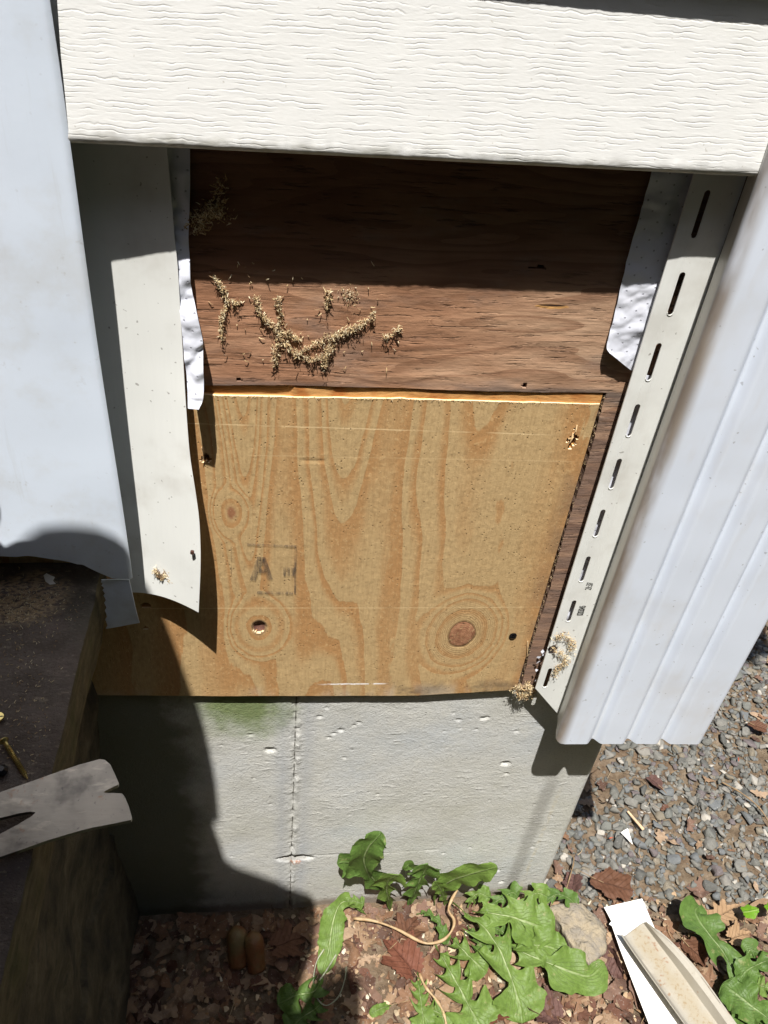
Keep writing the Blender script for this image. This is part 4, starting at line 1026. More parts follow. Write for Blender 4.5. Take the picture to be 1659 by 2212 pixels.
Vs, Fs, n = [], [], 0; cnt = 0
tries = 0
while cnt < 12500 and tries < 50000:
    tries += 1
    x = rs.uniform(.50, 1.75); y = rs.uniform(-.10, 1.15)
    if x < .535 and y > -.02: continue
    g = in_gravel(x, y)
    if rs.rand() > g: continue
    soil = vnoise(np.array([x*7]), np.array([y*9]), 91)[0]
    if soil > .64 and rs.rand() < .65: continue
    s = np.clip(rs.lognormal(math.log(.0076), .42), .003, .018)
    V, SF = stone(rs, s); V = V + np.array([x, y, gz(x, y) + s*rs.uniform(.05, .65)])
    Vs.append(V); Fs.append(SF + n); n += len(V); cnt += 1
tag(trimesh('gravel', Vs, Fs, STONE), 'crushed grey gravel beside the foundation corner', 'gravel', kind='stuff')
Vs, Fs, n = [], [], 0
for k in range(5200):
    x = rs.uniform(.0, 1.75); y = rs.uniform(-.33, 1.1)
    if x < .535 and y > .005: continue
    s = rs.uniform(.0009, .0032); V = JV*np.array([1, rs.uniform(.6, 1), rs.uniform(.5, .9)])*s @ rotm(rs).T + np.array([x, y, gz(x, y)+s*.4]); Vs.append(V); Fs.append(JF+n); n += len(V)
tag(trimesh('grit', Vs, Fs, GRIT), 'fine grit and crumbs of earth between the stones', 'grit', kind='stuff')

def leaf_outline(kind, n, r):
    th = np.linspace(0, 2*math.pi, n, endpoint=False)
    if kind == 0: R = .58 + .15*np.cos(5*(th))*.8 + .06*np.cos(13*th+1) ; R *= (1+.25*np.cos(th))
    elif kind == 1: R = .5*(1+.0*th) ; x = np.cos(th); R = .48/np.sqrt((np.cos(th)/1.7)**2 + (np.sin(th)/.75)**2)
    else: R = .50/np.sqrt((np.cos(th)/1.6)**2 + (np.sin(th)/.85)**2) * (1 + .24*np.cos(7*th+.3))
    return th, R*(1+r.normal(0, .06, n)+.16*np.sin(2*th+r.uniform(0, 6))+.12*np.sin(3*th+r.uniform(0, 6)))
def dry_leaf(r, size, kind=None):
    kind = r.choice([0, 1, 1, 2, 2]) if kind is None else kind
    n = 28; th, R = leaf_outline(kind, n, r); V = [np.array([[0, 0, 0.]])]; A = [np.array([[0, 0, 0.]])]
    for f in (.35, .7, 1.0):
        V.append(np.stack([R*f*np.cos(th), R*f*np.sin(th), 0*th], -1)); A.append(np.stack([R*f, 0*th+f, th/(2*math.pi)], -1))
    V = np.concatenate(V); A = np.concatenate(A)
    F = [(0, 1+k, 1+(k+1) % n) for k in range(n)]
    for j in range(2):
        for k in range(n):
            a = 1+j*n+k; b_ = 1+j*n+(k+1) % n; F += [(a, a+n, b_+n), (a, b_+n, b_)]
    c1, c2, c3, ph = r.uniform(-.5, .6), r.uniform(-.4, .6), r.uniform(-.3, .3), r.uniform(0, 6)
    x, y = V[:, 0].copy(), V[:, 1].copy()
    V[:, 2] = c1*x*x + c2*y*y + c3*np.hypot(x, y)*np.sin(3*np.arctan2(y, x)+ph) + fbm(x*4+ph*9, y*4, r.randint(999), 3)*.12
    return V*size, np.array(F), A
Vs, Fs, n = [], [], 0
def put_litter(x, y, s, lift):
    global n
    V, F, _ = dry_leaf(rs, s); a = rs.uniform(0, 6.28); R = np.array(Matrix.Rotation(a, 3, 'Z')) @ np.array(Matrix.Rotation(rs.normal(0, .28), 3, 'X')) @ np.array(Matrix.Rotation(rs.normal(0, .28), 3, 'Y'))
    V = V @ R.T; V[:, 0] += x; V[:, 1] += y; V[:, 2] += gz(x, y) + lift - min(0, V[:, 2].min())*.6
    if x < .56 and V[:, 1].max() > .006 and y < .02: V[:, 1] -= (V[:, 1].max()-.004)
    Vs.append(V); Fs.append(F+n); n += len(V)
for k in range(1900):
    x = rs.uniform(-.25, 1.15); y = rs.uniform(-.36, .0)
    if x > .58 and y > -.045 and rs.rand() < .8: continue
    put_litter(x, y, rs.choice([rs.uniform(.006, .016), rs.uniform(.014, .040)], p=[.6, .4]), rs.uniform(.0005, .009))
for k in range(110):
    x = rs.uniform(.58, 1.6); y = rs.uniform(-.02, 1.0); put_litter(x, y, rs.uniform(.010, .026), .010)
for k in range(26):
    y = rs.uniform(-.02, .22); x = .552 + rs.uniform(0, .022); put_litter(x, y, rs.uniform(.012, .024), .006)
tag(trimesh('leaf_litter', Vs, Fs, LITTER, True), 'layer of broken dry brown leaves on the soil', 'leaf litter', kind='stuff')
b = MB()
for k in range(900):
    x = rs.uniform(-.2, 1.5); y = rs.uniform(-.34, .9)
    if x < .56 and y > .0: continue
    a = rs.uniform(0, 6.28); L = rs.uniform(.004, .03) if rs.rand() < .9 else rs.uniform(.03, .07); z = gz(x, y)+rs.uniform(.003, .014)
    if y > 0: z += .006
    d = np.array([math.cos(a), math.sin(a), rs.normal(0, .15)])*L; nn = np.array([-math.sin(a), math.cos(a), 0])*L*rs.normal(0, .15)
    rr_ = rs.uniform(.0003, .0010); b.tube([(x, y, z), np.array([x, y, z])+d*.5+nn, np.array([x, y, z])+d], [rr_, rr_, rr_*.5], 3)
tag(b.build('twigs', TWIG), 'thin twigs, needles and stalks strewn over the ground', 'twigs', kind='stuff')

b = MB(); r = random.Random(44)
for k in range(1500):
    x = r.uniform(-.2, .80); y = r.uniform(-.30, -.005); z = gz(x, y) + r.uniform(.004, .016); a = r.uniform(0, 6.28); L = r.uniform(.003, .012); w0 = L*r.uniform(.15, .5); tl = r.gauss(0, .4)
    d = np.array([math.cos(a), math.sin(a), tl*.5])*L; n2 = np.array([-math.sin(a), math.cos(a), r.gauss(0, .3)])*w0
    p = np.array([x, y, z]); b.add([p-n2, p+d*.5-n2*.9+[0, 0, .0008], p+d-n2*.3, p+d+n2*.4, p+d*.5+n2+[0, 0, .001], p+n2], [(0, 1, 4, 5), (1, 2, 3, 4)])
tag(b.build('wood_chips', m_island('wood_chip', [(0, (.36, .25, .15)), (.25, (.20, .12, .07)), (.45, (.48, .38, .25)), (.6, (.28, .17, .09)), (.8, (.12, .07, .045)), (.93, (.55, .50, .38))], .8, 200, .0006)), 'splinters of bark, wood and straw over the soil', 'wood chips', kind='stuff')
# ---- single leaves one can point at
def hero_leaf(name, px, py, z, size, rot, kind, mat, label, cat='dry leaf', tilt=(0, 0), seed=1, curl=1.0):
    r = np.random.RandomState(seed); c = WZ(px, py, z)
    n = 96; th = np.linspace(0, 2*math.pi, n, endpoint=False)
    if kind == 'maple':
        lobes = [0, .95, -.95, 1.95, -1.95]; amp = [1, .85, .85, .5, .5]; R = np.full(n, .50)
        for l, a in zip(lobes, amp):
            d = np.abs((th-l+math.pi) % (2*math.pi)-math.pi); R = np.maximum(R, a*(.42+.58*np.clip(1-(d/.50), 0, 1)**.75))
        R = R*(1+.07*np.sign(np.sin(th*19))*np.abs(np.sin(th*19))**.5); R *= np.where(np.abs(np.abs(th-math.pi)) < .25, .5, 1)
    elif kind == 'oak':
        ax = 1/np.sqrt((np.cos(th)/1.0)**2+(np.sin(th)/.52)**2); R = ax*(.80 + .20*np.cos(th*7+.4))*.9; R = np.maximum(R, .22)
    else:
        R = 1/np.sqrt((np.cos(th)/1.0)**2+(np.sin(th)/.62)**2)*(1+.10*np.sin(th*5+seed)+.06*np.sin(th*9+2*seed)+.03*np.sin(th*23))*.85
    R = R*(1+r.normal(0, .02, n)); rings = np.linspace(0.0, 1, 14)[1:]
    V = [[0, 0, 0]]; A = [[0, 0, 0]]
    for f in rings:
        for k in range(n): V.append([R[k]*f*math.cos(th[k]), R[k]*f*math.sin(th[k]), 0]); A.append([R[k]*f*math.cos(th[k]), R[k]*f*math.sin(th[k]), 0])
    V = np.array(V); x, y = V[:, 0].copy(), V[:, 1].copy()
    V[:, 2] = curl*(.30*y*y + .22*np.abs(y) + .14*x*x*r.uniform(-1, 1) + .10*np.hypot(x, y)**2*np.sin(2*np.arctan2(y, x)+r.uniform(0, 6)) + fbm(x*3+seed, y*3, seed, 4)*.10 + .05*np.abs(y)**.7)
    M = np.array(Matrix.Rotation(rot, 3, 'Z')) @ np.array(Matrix.Rotation(tilt[0], 3, 'X')) @ np.array(Matrix.Rotation(tilt[1], 3, 'Y'))
    V = (V*size) @ M.T + c
    F = [(0, 1+k, 1+(k+1) % n) for k in range(n)]
    for j in range(len(rings)-1):
        for k in range(n): a = 1+j*n+k; b_ = 1+j*n+(k+1) % n; F.append((a, a+n, b_+n, b_))
    low = V[:, 2].min() - (gz(c[0], c[1])+.002)
    if low < 0: V[:, 2] -= low
    e = empty(name, tuple(c), label, cat)
    o = mesh('leaf_blade', V, F, mat, e, True)
    at = o.data.attributes.new('lp', 'FLOAT_VECTOR', 'POINT'); at.data.foreach_set('vector', np.array(A, np.float32).ravel())
    b = MB(); s0 = np.array([-.35, 0, .02])*size @ M.T + c; s1 = np.array([-.8, .05, .06])*size @ M.T + c; s2_ = np.array([-1.35, .16, .02])*size @ M.T + c
    dz = max(0, -low); b.tube([s0+[0, 0, dz], s1+[0, 0, dz], s2_+[0, 0, dz]], [.0009, .0008, .0006], 5); b.build('leaf_stalk', TWIG, e)
    return e
hero_leaf('maple_leaf', 878, 2080, .022, .060, 2.2, 'maple', MAPLE, 'red-brown crumpled maple leaf lying under the pale dry stem', seed=2)
hero_leaf('maple_leaf', 872, 2018, .020, .045, .8, 'maple', BROWNL, 'orange-brown maple leaf against the wall foot behind the pale stem', seed=3)
hero_leaf('dry_leaf', 1322, 1912, .018, .050, -.35, 'plain', BROWNL, 'large curled brown leaf on the gravel above the white scraps', tilt=(.35, .1), seed=4, curl=1.3)
hero_leaf('dry_leaf', 1238, 1912, .018, .034, 1.2, 'plain', PURPL, 'purplish brown leaf between foundation corner and the large curled leaf', tilt=(-.3, .2), seed=5, curl=1.4)
hero_leaf('oak_leaf', 1560, 1975, .022, .052, .35, 'oak', OAK, 'light tan lobed oak leaf on the gravel edge at the right', seed=6, curl=.5)
hero_leaf('maple_leaf', 1588, 2025, .020, .036, .2, 'maple', OAK, 'pale tan leaf beside the upper dandelion leaf at the right', seed=7)
hero_leaf('dry_leaf', 1482, 1985, .020, .034, 1.35, 'oak', OAK, 'narrow folded tan leaf left of the right-hand dandelion', tilt=(.9, 0), seed=8)
hero_leaf('dry_leaf', 1500, 2055, .018, .034, -.8, 'plain', BROWNL, 'dark brown crumpled leaf between the channel scrap and dandelion', tilt=(.3, .3), seed=9, curl=1.6)
hero_leaf('dry_leaf', 1328, 2075, .020, .036, -1.4, 'plain', PURPL, 'long grey-brown rolled leaf beside the stone lump', tilt=(1.0, .2), seed=10, curl=1.5)
hero_leaf('dry_leaf', 1638, 1570, .020, .026, -.5, 'plain', BROWNL, 'small red-brown leaf on the gravel below the corner post', seed=11, tilt=(.2, 0))
hero_leaf('dry_leaf', 1415, 1690, .016, .024, 2.2, 'plain', PURPL, 'dull purple leaf among gravel in the middle right', seed=12)
hero_leaf('dry_leaf', 900, 2155, .018, .034, .3, 'maple', OAK, 'tan leaf scrap at the bottom below the red-brown leaf', seed=13)
hero_leaf('dry_leaf', 610, 2040, .016, .050, .3, 'maple', BROWNL, 'large brown leaf lying in the deep shade by the fungus', seed=14, curl=.5)
hero_leaf('dry_leaf', 1405, 2160, .014, .035, 1.0, 'plain', BROWNL, 'reddish leaf peeking out left of the flat white scrap', seed=15)
hero_leaf('dry_leaf', 1190, 2190, .014, .045, 2.6, 'maple', PURPL, 'dark wrinkled leaf under the dandelion at the bottom', seed=16, curl=1.3)
hero_leaf('dry_leaf', 1050, 2190, .014, .045, .6, 'maple', MAPLE, 'rusty brown leaf between two dandelion leaves at the bottom', seed=17, curl=1.0)

# ---- dandelions
def dleaf(name, pts, hw, mat, parent, lobes=7, seed=1, depth=.55, term=.28, cup=.25, droop=.0, stalk=.12, flatn=None, tw=0.0):
    """pts: list of (px,py,z) or ('w',px,py,y) along the midrib from base to tip"""
    Q = [WY(p[1], p[2], p[3]) if p[0] == 'w' else WZ(*p) for p in pts]
    hw = hw*.88; depth = min(.86, depth+.22); lobes = lobes + 1
    N = 150; Mx = 9; mid = bez(Q, N); r = np.random.RandomState(seed)
    Tn = np.gradient(mid, axis=0); Tn /= np.linalg.norm(Tn, axis=1, keepdims=True)
    up = np.array(flatn if flatn is not None else (0, -.25, 1.0)); up = up/np.linalg.norm(up)
    S = np.cross(Tn, up); S /= np.linalg.norm(S, axis=1, keepdims=True); Nn = np.cross(S, Tn)
    tw_ = tw*np.linspace(0, 1, N); S2 = S*np.cos(tw_)[:, None] + Nn*np.sin(tw_)[:, None]; Nn = np.cross(S2, Tn); S = S2
    P = np.zeros((2*Mx+1, N, 3)); A = np.zeros((2*Mx+1, N, 3)); v = np.linspace(0, 1, N)
    Lt = np.linalg.norm(np.diff(mid, axis=0), axis=1).sum()
    for side in (-1, 1):
        ph = r.uniform(0, 1)
        env = np.clip((v-stalk)/.25, 0, 1)**.8*(.50+.50*v)*1.18
        tipf = np.sqrt(np.clip(1-((v-(1-term))/term).clip(0)**2.2, 0, 1))
        k = v*lobes*(1-.15*v)+ph+.18*fbm(v*3+seed, v*0, seed+11+side, 2); fr = k - np.floor(k)
        tooth = np.where(fr < .62, (fr/.62)**1.6, np.clip((1-fr)/.38, 0, 1)**.9)
        dep = depth*np.clip((1-term-v)/.1+.5, 0, 1)
        jit = 1 + .16*fbm(v*14+seed, v*0, seed+side, 3)
        wd = hw*(env*(1-dep+dep*tooth)*tipf*jit*(.9 + .25*vnoise(np.floor(k), v*0, seed)) ) + .0011*(1-v)
        fine = 1 + .05*np.sign(np.sin(v*90+ph*9))*np.clip(1-term-v+.9, 0, 1)
        wd = wd*(1 + .025*np.sin(v*61+ph*9)); slant = .25 + 1.0*dep
        for m in range(0, Mx+1):
            u = m/Mx; cupz = cup*wd*(u**1.7) - droop*wd*u*u
            wave = .13*hw*u*np.sin(v*lobes*2*math.pi*1.0+ph*6+side) + .07*hw*u*fbm(v*22+u*3, u*4+v*0, seed+7, 3)
            pos = mid + S*(side*wd*u)[:, None] - Tn*(slant*wd*u*u*np.clip(tooth, .2, 1))[:, None] + Nn*(cupz+wave)[:, None]
            P[Mx+side*m] = pos; A[Mx+side*m] = np.stack([0*v+side*u, v*lobes*.55*.4, v], -1)
    P[..., 1] = np.where((P[..., 0] < .535), np.minimum(P[..., 1], .0085), P[..., 1])
    P[..., 2] = np.maximum(P[..., 2], .004)
    o = gridmesh('leaf', P, mat, parent, .0, smooth=True, attr=A)
    return o
def cluster(label, base, leaves, group='dandelions at the foot of the wall'):
    e = empty('dandelion', tuple(WZ(*base)), label, 'dandelion', group)
    for k, L in enumerate(leaves):
        dleaf('leaf', L['p'], L['w'], L.get('m', GREEN), e, L.get('l', 6), L.get('s', k*7+3), L.get('d', .55), L.get('t', .28), L.get('c', .2), L.get('dr', 0), L.get('st', .1), L.get('n'), L.get('tw', 0))
    return e
Wn = (0, -1, .35)
cluster('tall dandelion with an upright leaf shading the concrete, left of the clump', (845, 1978, .01), [
    dict(p=[('w', 845, 1972, -.005), ('w', 832, 1935, -.012), ('w', 812, 1905, -.020), ('w', 790, 1882, -.026), ('w', 772, 1868, -.030), ('w', 748, 1862, -.034), ('w', 728, 1866, -.036)], w=.032, m=GREEN2, l=3, t=.4, n=Wn, d=.6, s=5),
    dict(p=[('w', 806, 1912, -.014), ('w', 792, 1880, -.030), ('w', 786, 1855, -.034), ('w', 796, 1830, -.036), ('w', 812, 1812, -.034), ('w', 824, 1799, -.030)], w=.036, m=GREEN2, l=2, t=.66, n=Wn, d=.3, s=9, st=.05),
    dict(p=[('w', 846, 1974, -.006), ('w', 840, 1945, -.018), ('w', 835, 1918, -.026), ('w', 842, 1900, -.034), ('w', 862, 1890, -.044)], w=.030, m=GREEN, l=3, t=.25, n=Wn, s=12, d=.7),
    dict(p=[(790, 1975, .015), (760, 1950, .040), (738, 1950, .048), (724, 1975, .046), (716, 2010, .040), (712, 2040, .030), (706, 2072, .022), (694, 2105, .016)], w=.028, m=GREEN, l=3, t=.6, d=.3, s=14, st=.02),
    dict(p=[(745, 1948, .045), (760, 1946, .05), (776, 1950, .05), (787, 1953, .048)], w=.013, l=3, s=15, st=.0, d=.4),
])
cluster('broad dandelion with a smooth rounded leaf lying against the concrete', (930, 1975, .01), [
    dict(p=[('w', 878, 1968, -.006), ('w', 893, 1935, -.014), ('w', 905, 1905, -.020), ('w', 916, 1884, -.022), ('w', 925, 1868, -.03)], w=.032, m=GREEN2, l=4, n=Wn, s=21, d=.7),
    dict(p=[('w', 880, 1930, -.012), ('w', 892, 1895, -.020), ('w', 900, 1876, -.022), ('w', 884, 1868, -.030), ('w', 874, 1880, -.034)], w=.010, m=GREEN2, l=3, n=Wn, s=22, d=.4, st=.3),
    dict(p=[('w', 935, 1966, -.004), ('w', 940, 1940, -.010), ('w', 955, 1916, -.016), ('w', 980, 1900, -.022), ('w', 1010, 1890, -.030), ('w', 1045, 1880, -.036), ('w', 1073, 1874, -.040)], w=.034, m=GREEN, l=3, t=.66, d=.5, n=(.1, -1, .5), s=24, st=.15, c=.1),
    dict(p=[('w', 965, 1965, -.006), ('w', 960, 1940, -.016), ('w', 950, 1918, -.022), ('w', 940, 1905, -.026)], w=.015, l=4, n=Wn, s=25),
    dict(p=[(900, 1975, .02), (920, 1972, .035), (945, 1990, .045), (958, 2018, .035), (966, 2040, .02)], w=.012, l=6, s=26, m=GREEN2),
])
cluster('largest dandelion clump, its long toothed leaves spread to the stone lump', (1010, 1985, .01), [
    dict(p=[(978, 1952, .035), (1010, 1975, .05), (1045, 2003, .055), (1066, 2030, .055), (1084, 2062, .050), (1100, 2100, .042), (1114, 2145, .034), (1124, 2180, .026), (1128, 2211, .02)], w=.052, l=4, s=31, t=.24, d=.66),
    dict(p=[(1020, 1968, .05), (1055, 1972, .062), (1098, 1979, .066), (1132, 1990, .064), (1165, 2002, .058), (1200, 2017, .050)], w=.044, l=3, s=32, t=.45, d=.45),
    dict(p=[(1085, 2035, .03), (1115, 2050, .045), (1150, 2066, .050), (1190, 2082, .048), (1235, 2100, .040), (1275, 2108, .034), (1306, 2080, .036)], w=.046, l=3, s=33, t=.45, d=.5),
    dict(p=[(975, 2025, .03), (990, 2042, .040), (1010, 2062, .042), (1032, 2084, .036), (1052, 2102, .03)], w=.034, l=3, s=34, t=.35, d=.6),
    dict(p=[(940, 2040, .03), (956, 2068, .036), (972, 2098, .036), (992, 2133, .032), (1010, 2168, .027), (1030, 2205, .022), (1042, 2235, .02)], w=.044, l=5, s=35, t=.2, d=.6),
    dict(p=[(1100, 1985, .04), (1120, 2020, .055), (1150, 2040, .056), (1185, 2045, .050), (1225, 2062, .044)], w=.036, l=4, s=36, t=.4, d=.45),
    dict(p=[(1040, 1965, .03), (1068, 1950, .05), (1092, 1935, .06), (1108, 1928, .058), (1120, 1938, .05)], w=.020, l=4, s=37, m=GREEN2),
    dict(p=[(1110, 1975, .03), (1130, 1950, .05), (1148, 1934, .058), (1166, 1930, .056), (1190, 1942, .05)], w=.022, l=4, s=38, m=GREEN),
    dict(p=[(1165, 1975, .03), (1182, 1945, .05), (1205, 1932, .055), (1228, 1940, .05), (1248, 1958, .04)], w=.018, l=4, s=39, m=GREEN2),
    dict(p=[(1010, 1960, .02), (1020, 1940, .04), (1035, 1930, .05), (1060, 1940, .05)], w=.017, l=4, s=40, m=GREEN),
    dict(p=[(1050, 2010, .02), (1075, 2008, .035), (1092, 2020, .035), (1088, 2045, .03), (1070, 2055, .025)], w=.020, l=5, s=41, m=GREEN2),
    dict(p=[(1010, 2000, .02), (1025, 2020, .03), (1040, 2045, .03), (1050, 2065, .02)], w=.018, l=5, s=42, m=GREEN2),
])
cluster('small toothed dandelion at the bottom edge, left of the big clump', (905, 2120, .01), [
    dict(p=[(902, 2100, .02), (905, 2130, .030), (909, 2160, .032), (913, 2190, .030), (917, 2230, .025)], w=.024, l=5, s=51, t=.2),
    dict(p=[(915, 2175, .02), (935, 2182, .030), (955, 2195, .030), (962, 2225, .02)], w=.018, l=3, s=52),
    dict(p=[(845, 2172, .015), (830, 2176, .022), (812, 2184, .024), (798, 2192, .02)], w=.011, l=3, s=53, t=.6, d=.2),
    dict(p=[(700, 2160, .02), (680, 2180, .03), (650, 2200, .03), (620, 2230, .02)], w=.028, l=4, s=54, m=GREEN2),
    dict(p=[(700, 2100, .02), (680, 2140, .035), (640, 2150, .04), (600, 2170, .03)], w=.028, l=4, s=55, m=GREEN2),
])
cluster('dandelion at the right edge with one leaf reaching up over the tan oak leaf', (1625, 2150, .01), [
    dict(p=[(1612, 2140, .03), (1600, 2120, .045), (1580, 2086, .055), (1556, 2048, .060), (1532, 2018, .060), (1512, 1992, .058), (1502, 1968, .055), (1512, 1956, .05)], w=.040, l=3, s=61, t=.36, d=.62, st=.0, m=GREEN2),
    dict(p=[(1690, 2225, .03), (1659, 2200, .045), (1630, 2178, .050), (1604, 2158, .050), (1580, 2140, .048), (1560, 2124, .045)], w=.042, l=3, s=62, t=.5, d=.4, m=GREEN2),
    dict(p=[(1690, 2120, .03), (1660, 2085, .05), (1640, 2062, .055), (1622, 2052, .055), (1612, 2065, .05)], w=.018, l=4, s=63, m=GREEN2),
    dict(p=[(1700, 2090, .04), (1668, 2075, .055), (1640, 2082, .06), (1612, 2098, .06), (1596, 2120, .055)], w=.026, l=4, s=64, m=GREEN2),
    dict(p=[(1700, 2150, .05), (1675, 2140, .06), (1652, 2132, .06), (1636, 2128, .055)], w=.020, l=4, s=65, m=GREEN),
    dict(p=[(1660, 2180, .02), (1640, 2200, .03), (1612, 2212, .03), (1590, 2240, .03)], w=.028, l=4, s=66, m=GREEN2),
])
e = empty('maple_seedling', tuple(WZ(1630, 1975, .03)), 'bright lime green seedling leaf at the right edge by the oak leaf', 'seedling')
for k, (px, py, z, s, a) in enumerate(((1619, 1969, .060, .024, .1), (1668, 1962, .062, .022, .3))):
    c = WZ(px, py, z); n_ = 60; th = np.linspace(0, 2*math.pi, n_, endpoint=False); R = (.72/np.sqrt((np.cos(th)/1.0)**2+(np.sin(th)/.75)**2))*(1+.10*np.cos(5*th)+.05*np.sin(17*th))
    V = [[0, 0, 0]]; A = [[0, 0, 0]]
    for f in np.linspace(.125, 1, 8):
        for q in range(n_): V.append([R[q]*f*math.cos(th[q]+a), R[q]*f*math.sin(th[q]+a), .12*f*f*math.cos(2*th[q])]); A.append([R[q]*f*math.sin(th[q]), .5+.5*f*math.cos(th[q]), 0])
    F = [(0, 1+q, 1+(q+1) % n_) for q in range(n_)] + [(1+j*n_+q, 1+(j+1)*n_+q, 1+(j+1)*n_+(q+1) % n_, 1+j*n_+(q+1) % n_) for j in range(7) for q in range(n_)]
    o = mesh('leaf', np.array(V)*s+c, F, LIME, e, True); at = o.data.attributes.new('lp', 'FLOAT_VECTOR', 'POINT'); at.data.foreach_set('vector', np.array(A, np.float32).ravel())
    b = MB(); b.tube([c, c+np.array([.004, .004, -.03]), c+np.array([.012, .0, -.06])], .0007, 5); b.build('stem', PALE, e)

# ---- dry stems
def stem(name, pts, r, mat, label, cat='dry stem'):
    Q = bez([WZ(*p) for p in pts], 60); b = MB(); b.tube(Q, [r*(1+.25*math.sin(k*.5)) for k in range(60)], 7); return tag(b.build(name, mat, None, True), label, cat)
stem('straw', [(764, 1984, .030), (806, 1989, .038), (855, 2006, .045), (904, 2032, .048), (930, 2038, .050), (958, 2030, .055), (976, 2010, .060), (981, 1988, .062), (969, 1966, .064), (976, 1943, .068), (988, 1922, .072)], .0026, STRAW, 'long pale dry stem curving in an S over the dandelion leaves')
stem('straw', [(906, 2103, .034), (920, 2133, .036), (947, 2166, .034), (961, 2198, .030), (966, 2235, .026)], .0024, STRAW, 'short pale dry stem running off the bottom edge')
stem('straw', [(700, 2050, .035), (684, 2078, .030), (677, 2120, .028), (685, 2156, .028), (705, 2172, .028), (731, 2153, .03), (745, 2115, .034), (748, 2088, .036)], .0011, PALE, 'thin pale stem looped like a U in the shade', 'dry stem')
stem('grass_stalk', [(726, 2062, .03), (706, 2095, .03), (690, 2118, .026)], .0013, PALE, 'short pale stalk inside the looped stem', 'dry stem')
stem('twig', [(1210, 1968, .02), (1225, 1915, .024), (1238, 1870, .026), (1240, 1850, .02)], .0013, TWIG, 'thin brown twig rising beside the foundation corner', 'twig')
stem('twig', [(1560, 1690, .02), (1600, 1712, .028), (1640, 1745, .028), (1670, 1790, .02)], .0016, TWIG, 'curved brown twig on the gravel at the right edge', 'twig')
b = MB(); A = WZ(1356, 1752, .022); B = WZ(1390, 1792, .020); d = (B-A); nn = np.array([-d[1], d[0], 0]); nn = nn/np.linalg.norm(nn)*.0032
b.prism([A-nn*.6, A+nn*.7, B+nn, B-nn*.8], (0, 0, -.0022)); tag(b.build('wood_splinter', m_plain('splinter_wood', (.66, .46, .28), .8, bump=.001)), 'pale splinter of wood lying on the gravel', 'wood splinter')
b = MB(); b.prism([WZ(1341, 1798, .022), WZ(1356, 1789, .024), WZ(1367, 1824, .020)][::-1], (0, 0, -.0012)); tag(b.build('vinyl_chip', WHITE), 'small white triangular vinyl offcut on the gravel', 'chip')
b = MB()
for (px, py, s, a) in ((1595, 1640, .006, 1.3), (1320, 1810, .005, .2), (1455, 1600, .005, .8)):
    c = WZ(px, py, .020); b.tube([c-np.array([math.cos(a), math.sin(a), 0])*s, c+[0, 0, .001], c+np.array([math.cos(a), math.sin(a), 0])*s], [.0006, .0016, .0005], 5)
tag(b.build('bud_scales', m_plain('red_bud', (.42, .10, .05), .6)), 'few red and orange bud scales on the gravel', 'bud scales', kind='stuff')

# ---- individual pale wood bits on the soil
for (a, c, w0, lab) in (((764, 1990), (775, 2070), .004, 'x'),):
    pass
# ---- stone lump
pts = [(1180, 1967), (1205, 1958), (1254, 1957), (1280, 1975), (1304, 2000), (1309, 2035), (1304, 2065), (1290, 2080), (1269, 2092), (1250, 2075), (1239, 2060), (1222, 2032), (1209, 2005), (1190, 1985)]
Q = [WZ(*p, .028) for p in pts]; cen = sum(Q)/len(Q); N = 96
ring = []
for k in range(N):
    f = k/N*len(Q); i = int(f); g = f-i; ring.append(Q[i]*(1-g)+Q[(i+1) % len(Q)]*g)
V = []; L = 22
for j in range(L):
    f = j/(L-1)
    if f < .6: s = f/.6; z = .052 - .010*s**3
    else: s = 1; z = .042 - (f-.6)/.4*.045
    sc_ = s if f < .6 else 1 - .12*((f-.6)/.4)
    for p in ring: 
        q = cen + (p-cen)*max(sc_, .001); V.append([q[0], q[1], z])
V = np.array(V); nz_ = fbm(V[:, 0]*45, V[:, 1]*45+V[:, 2]*50, 88, 5, .6)
V[:, 2] += nz_*.014 + fbm(V[:, 0]*18, V[:, 1]*18, 89, 2)*.008; V[:, 0] += fbm(V[:, 1]*60, V[:, 2]*60, 90, 4)*.004; V[:, 1] += fbm(V[:, 0]*60, V[:, 2]*60, 92, 4)*.004
F = [(j*N+k, (j+1)*N+k, (j+1)*N+(k+1) % N, j*N+(k+1) % N) for j in range(L-1) for k in range(N)]
tag(mesh('stone', V, F, ROCK, None, True), 'rough pale tan stone lump lying at the end of the dandelion leaves', 'stone')

# ---- white scraps at the bottom right
b = MB(); q4 = [WZ(1305, 1960, .034), WZ(1387, 1941, .037), WZ(1412, 2000, .036), WZ(1530, 2290, .032), WZ(1432, 2290, .030), WZ(1340, 2052, .032), WZ(1322, 2000, .033), WZ(1316, 1996, .033), WZ(1321, 1990, .034)]
b.prism(q4[::-1], (0, 0, -.0014)); sp = b.build('vinyl_scrap', WHITE); tag(sp, 'flat bright white vinyl strip offcut under the dirty channel scrap', 'vinyl scrap')
b = MB()
ch = empty('channel_scrap', tuple(WZ(1440, 2080, .04)), 'bent dirty cream vinyl channel with nailing slots lying on the white strip', 'vinyl scrap')
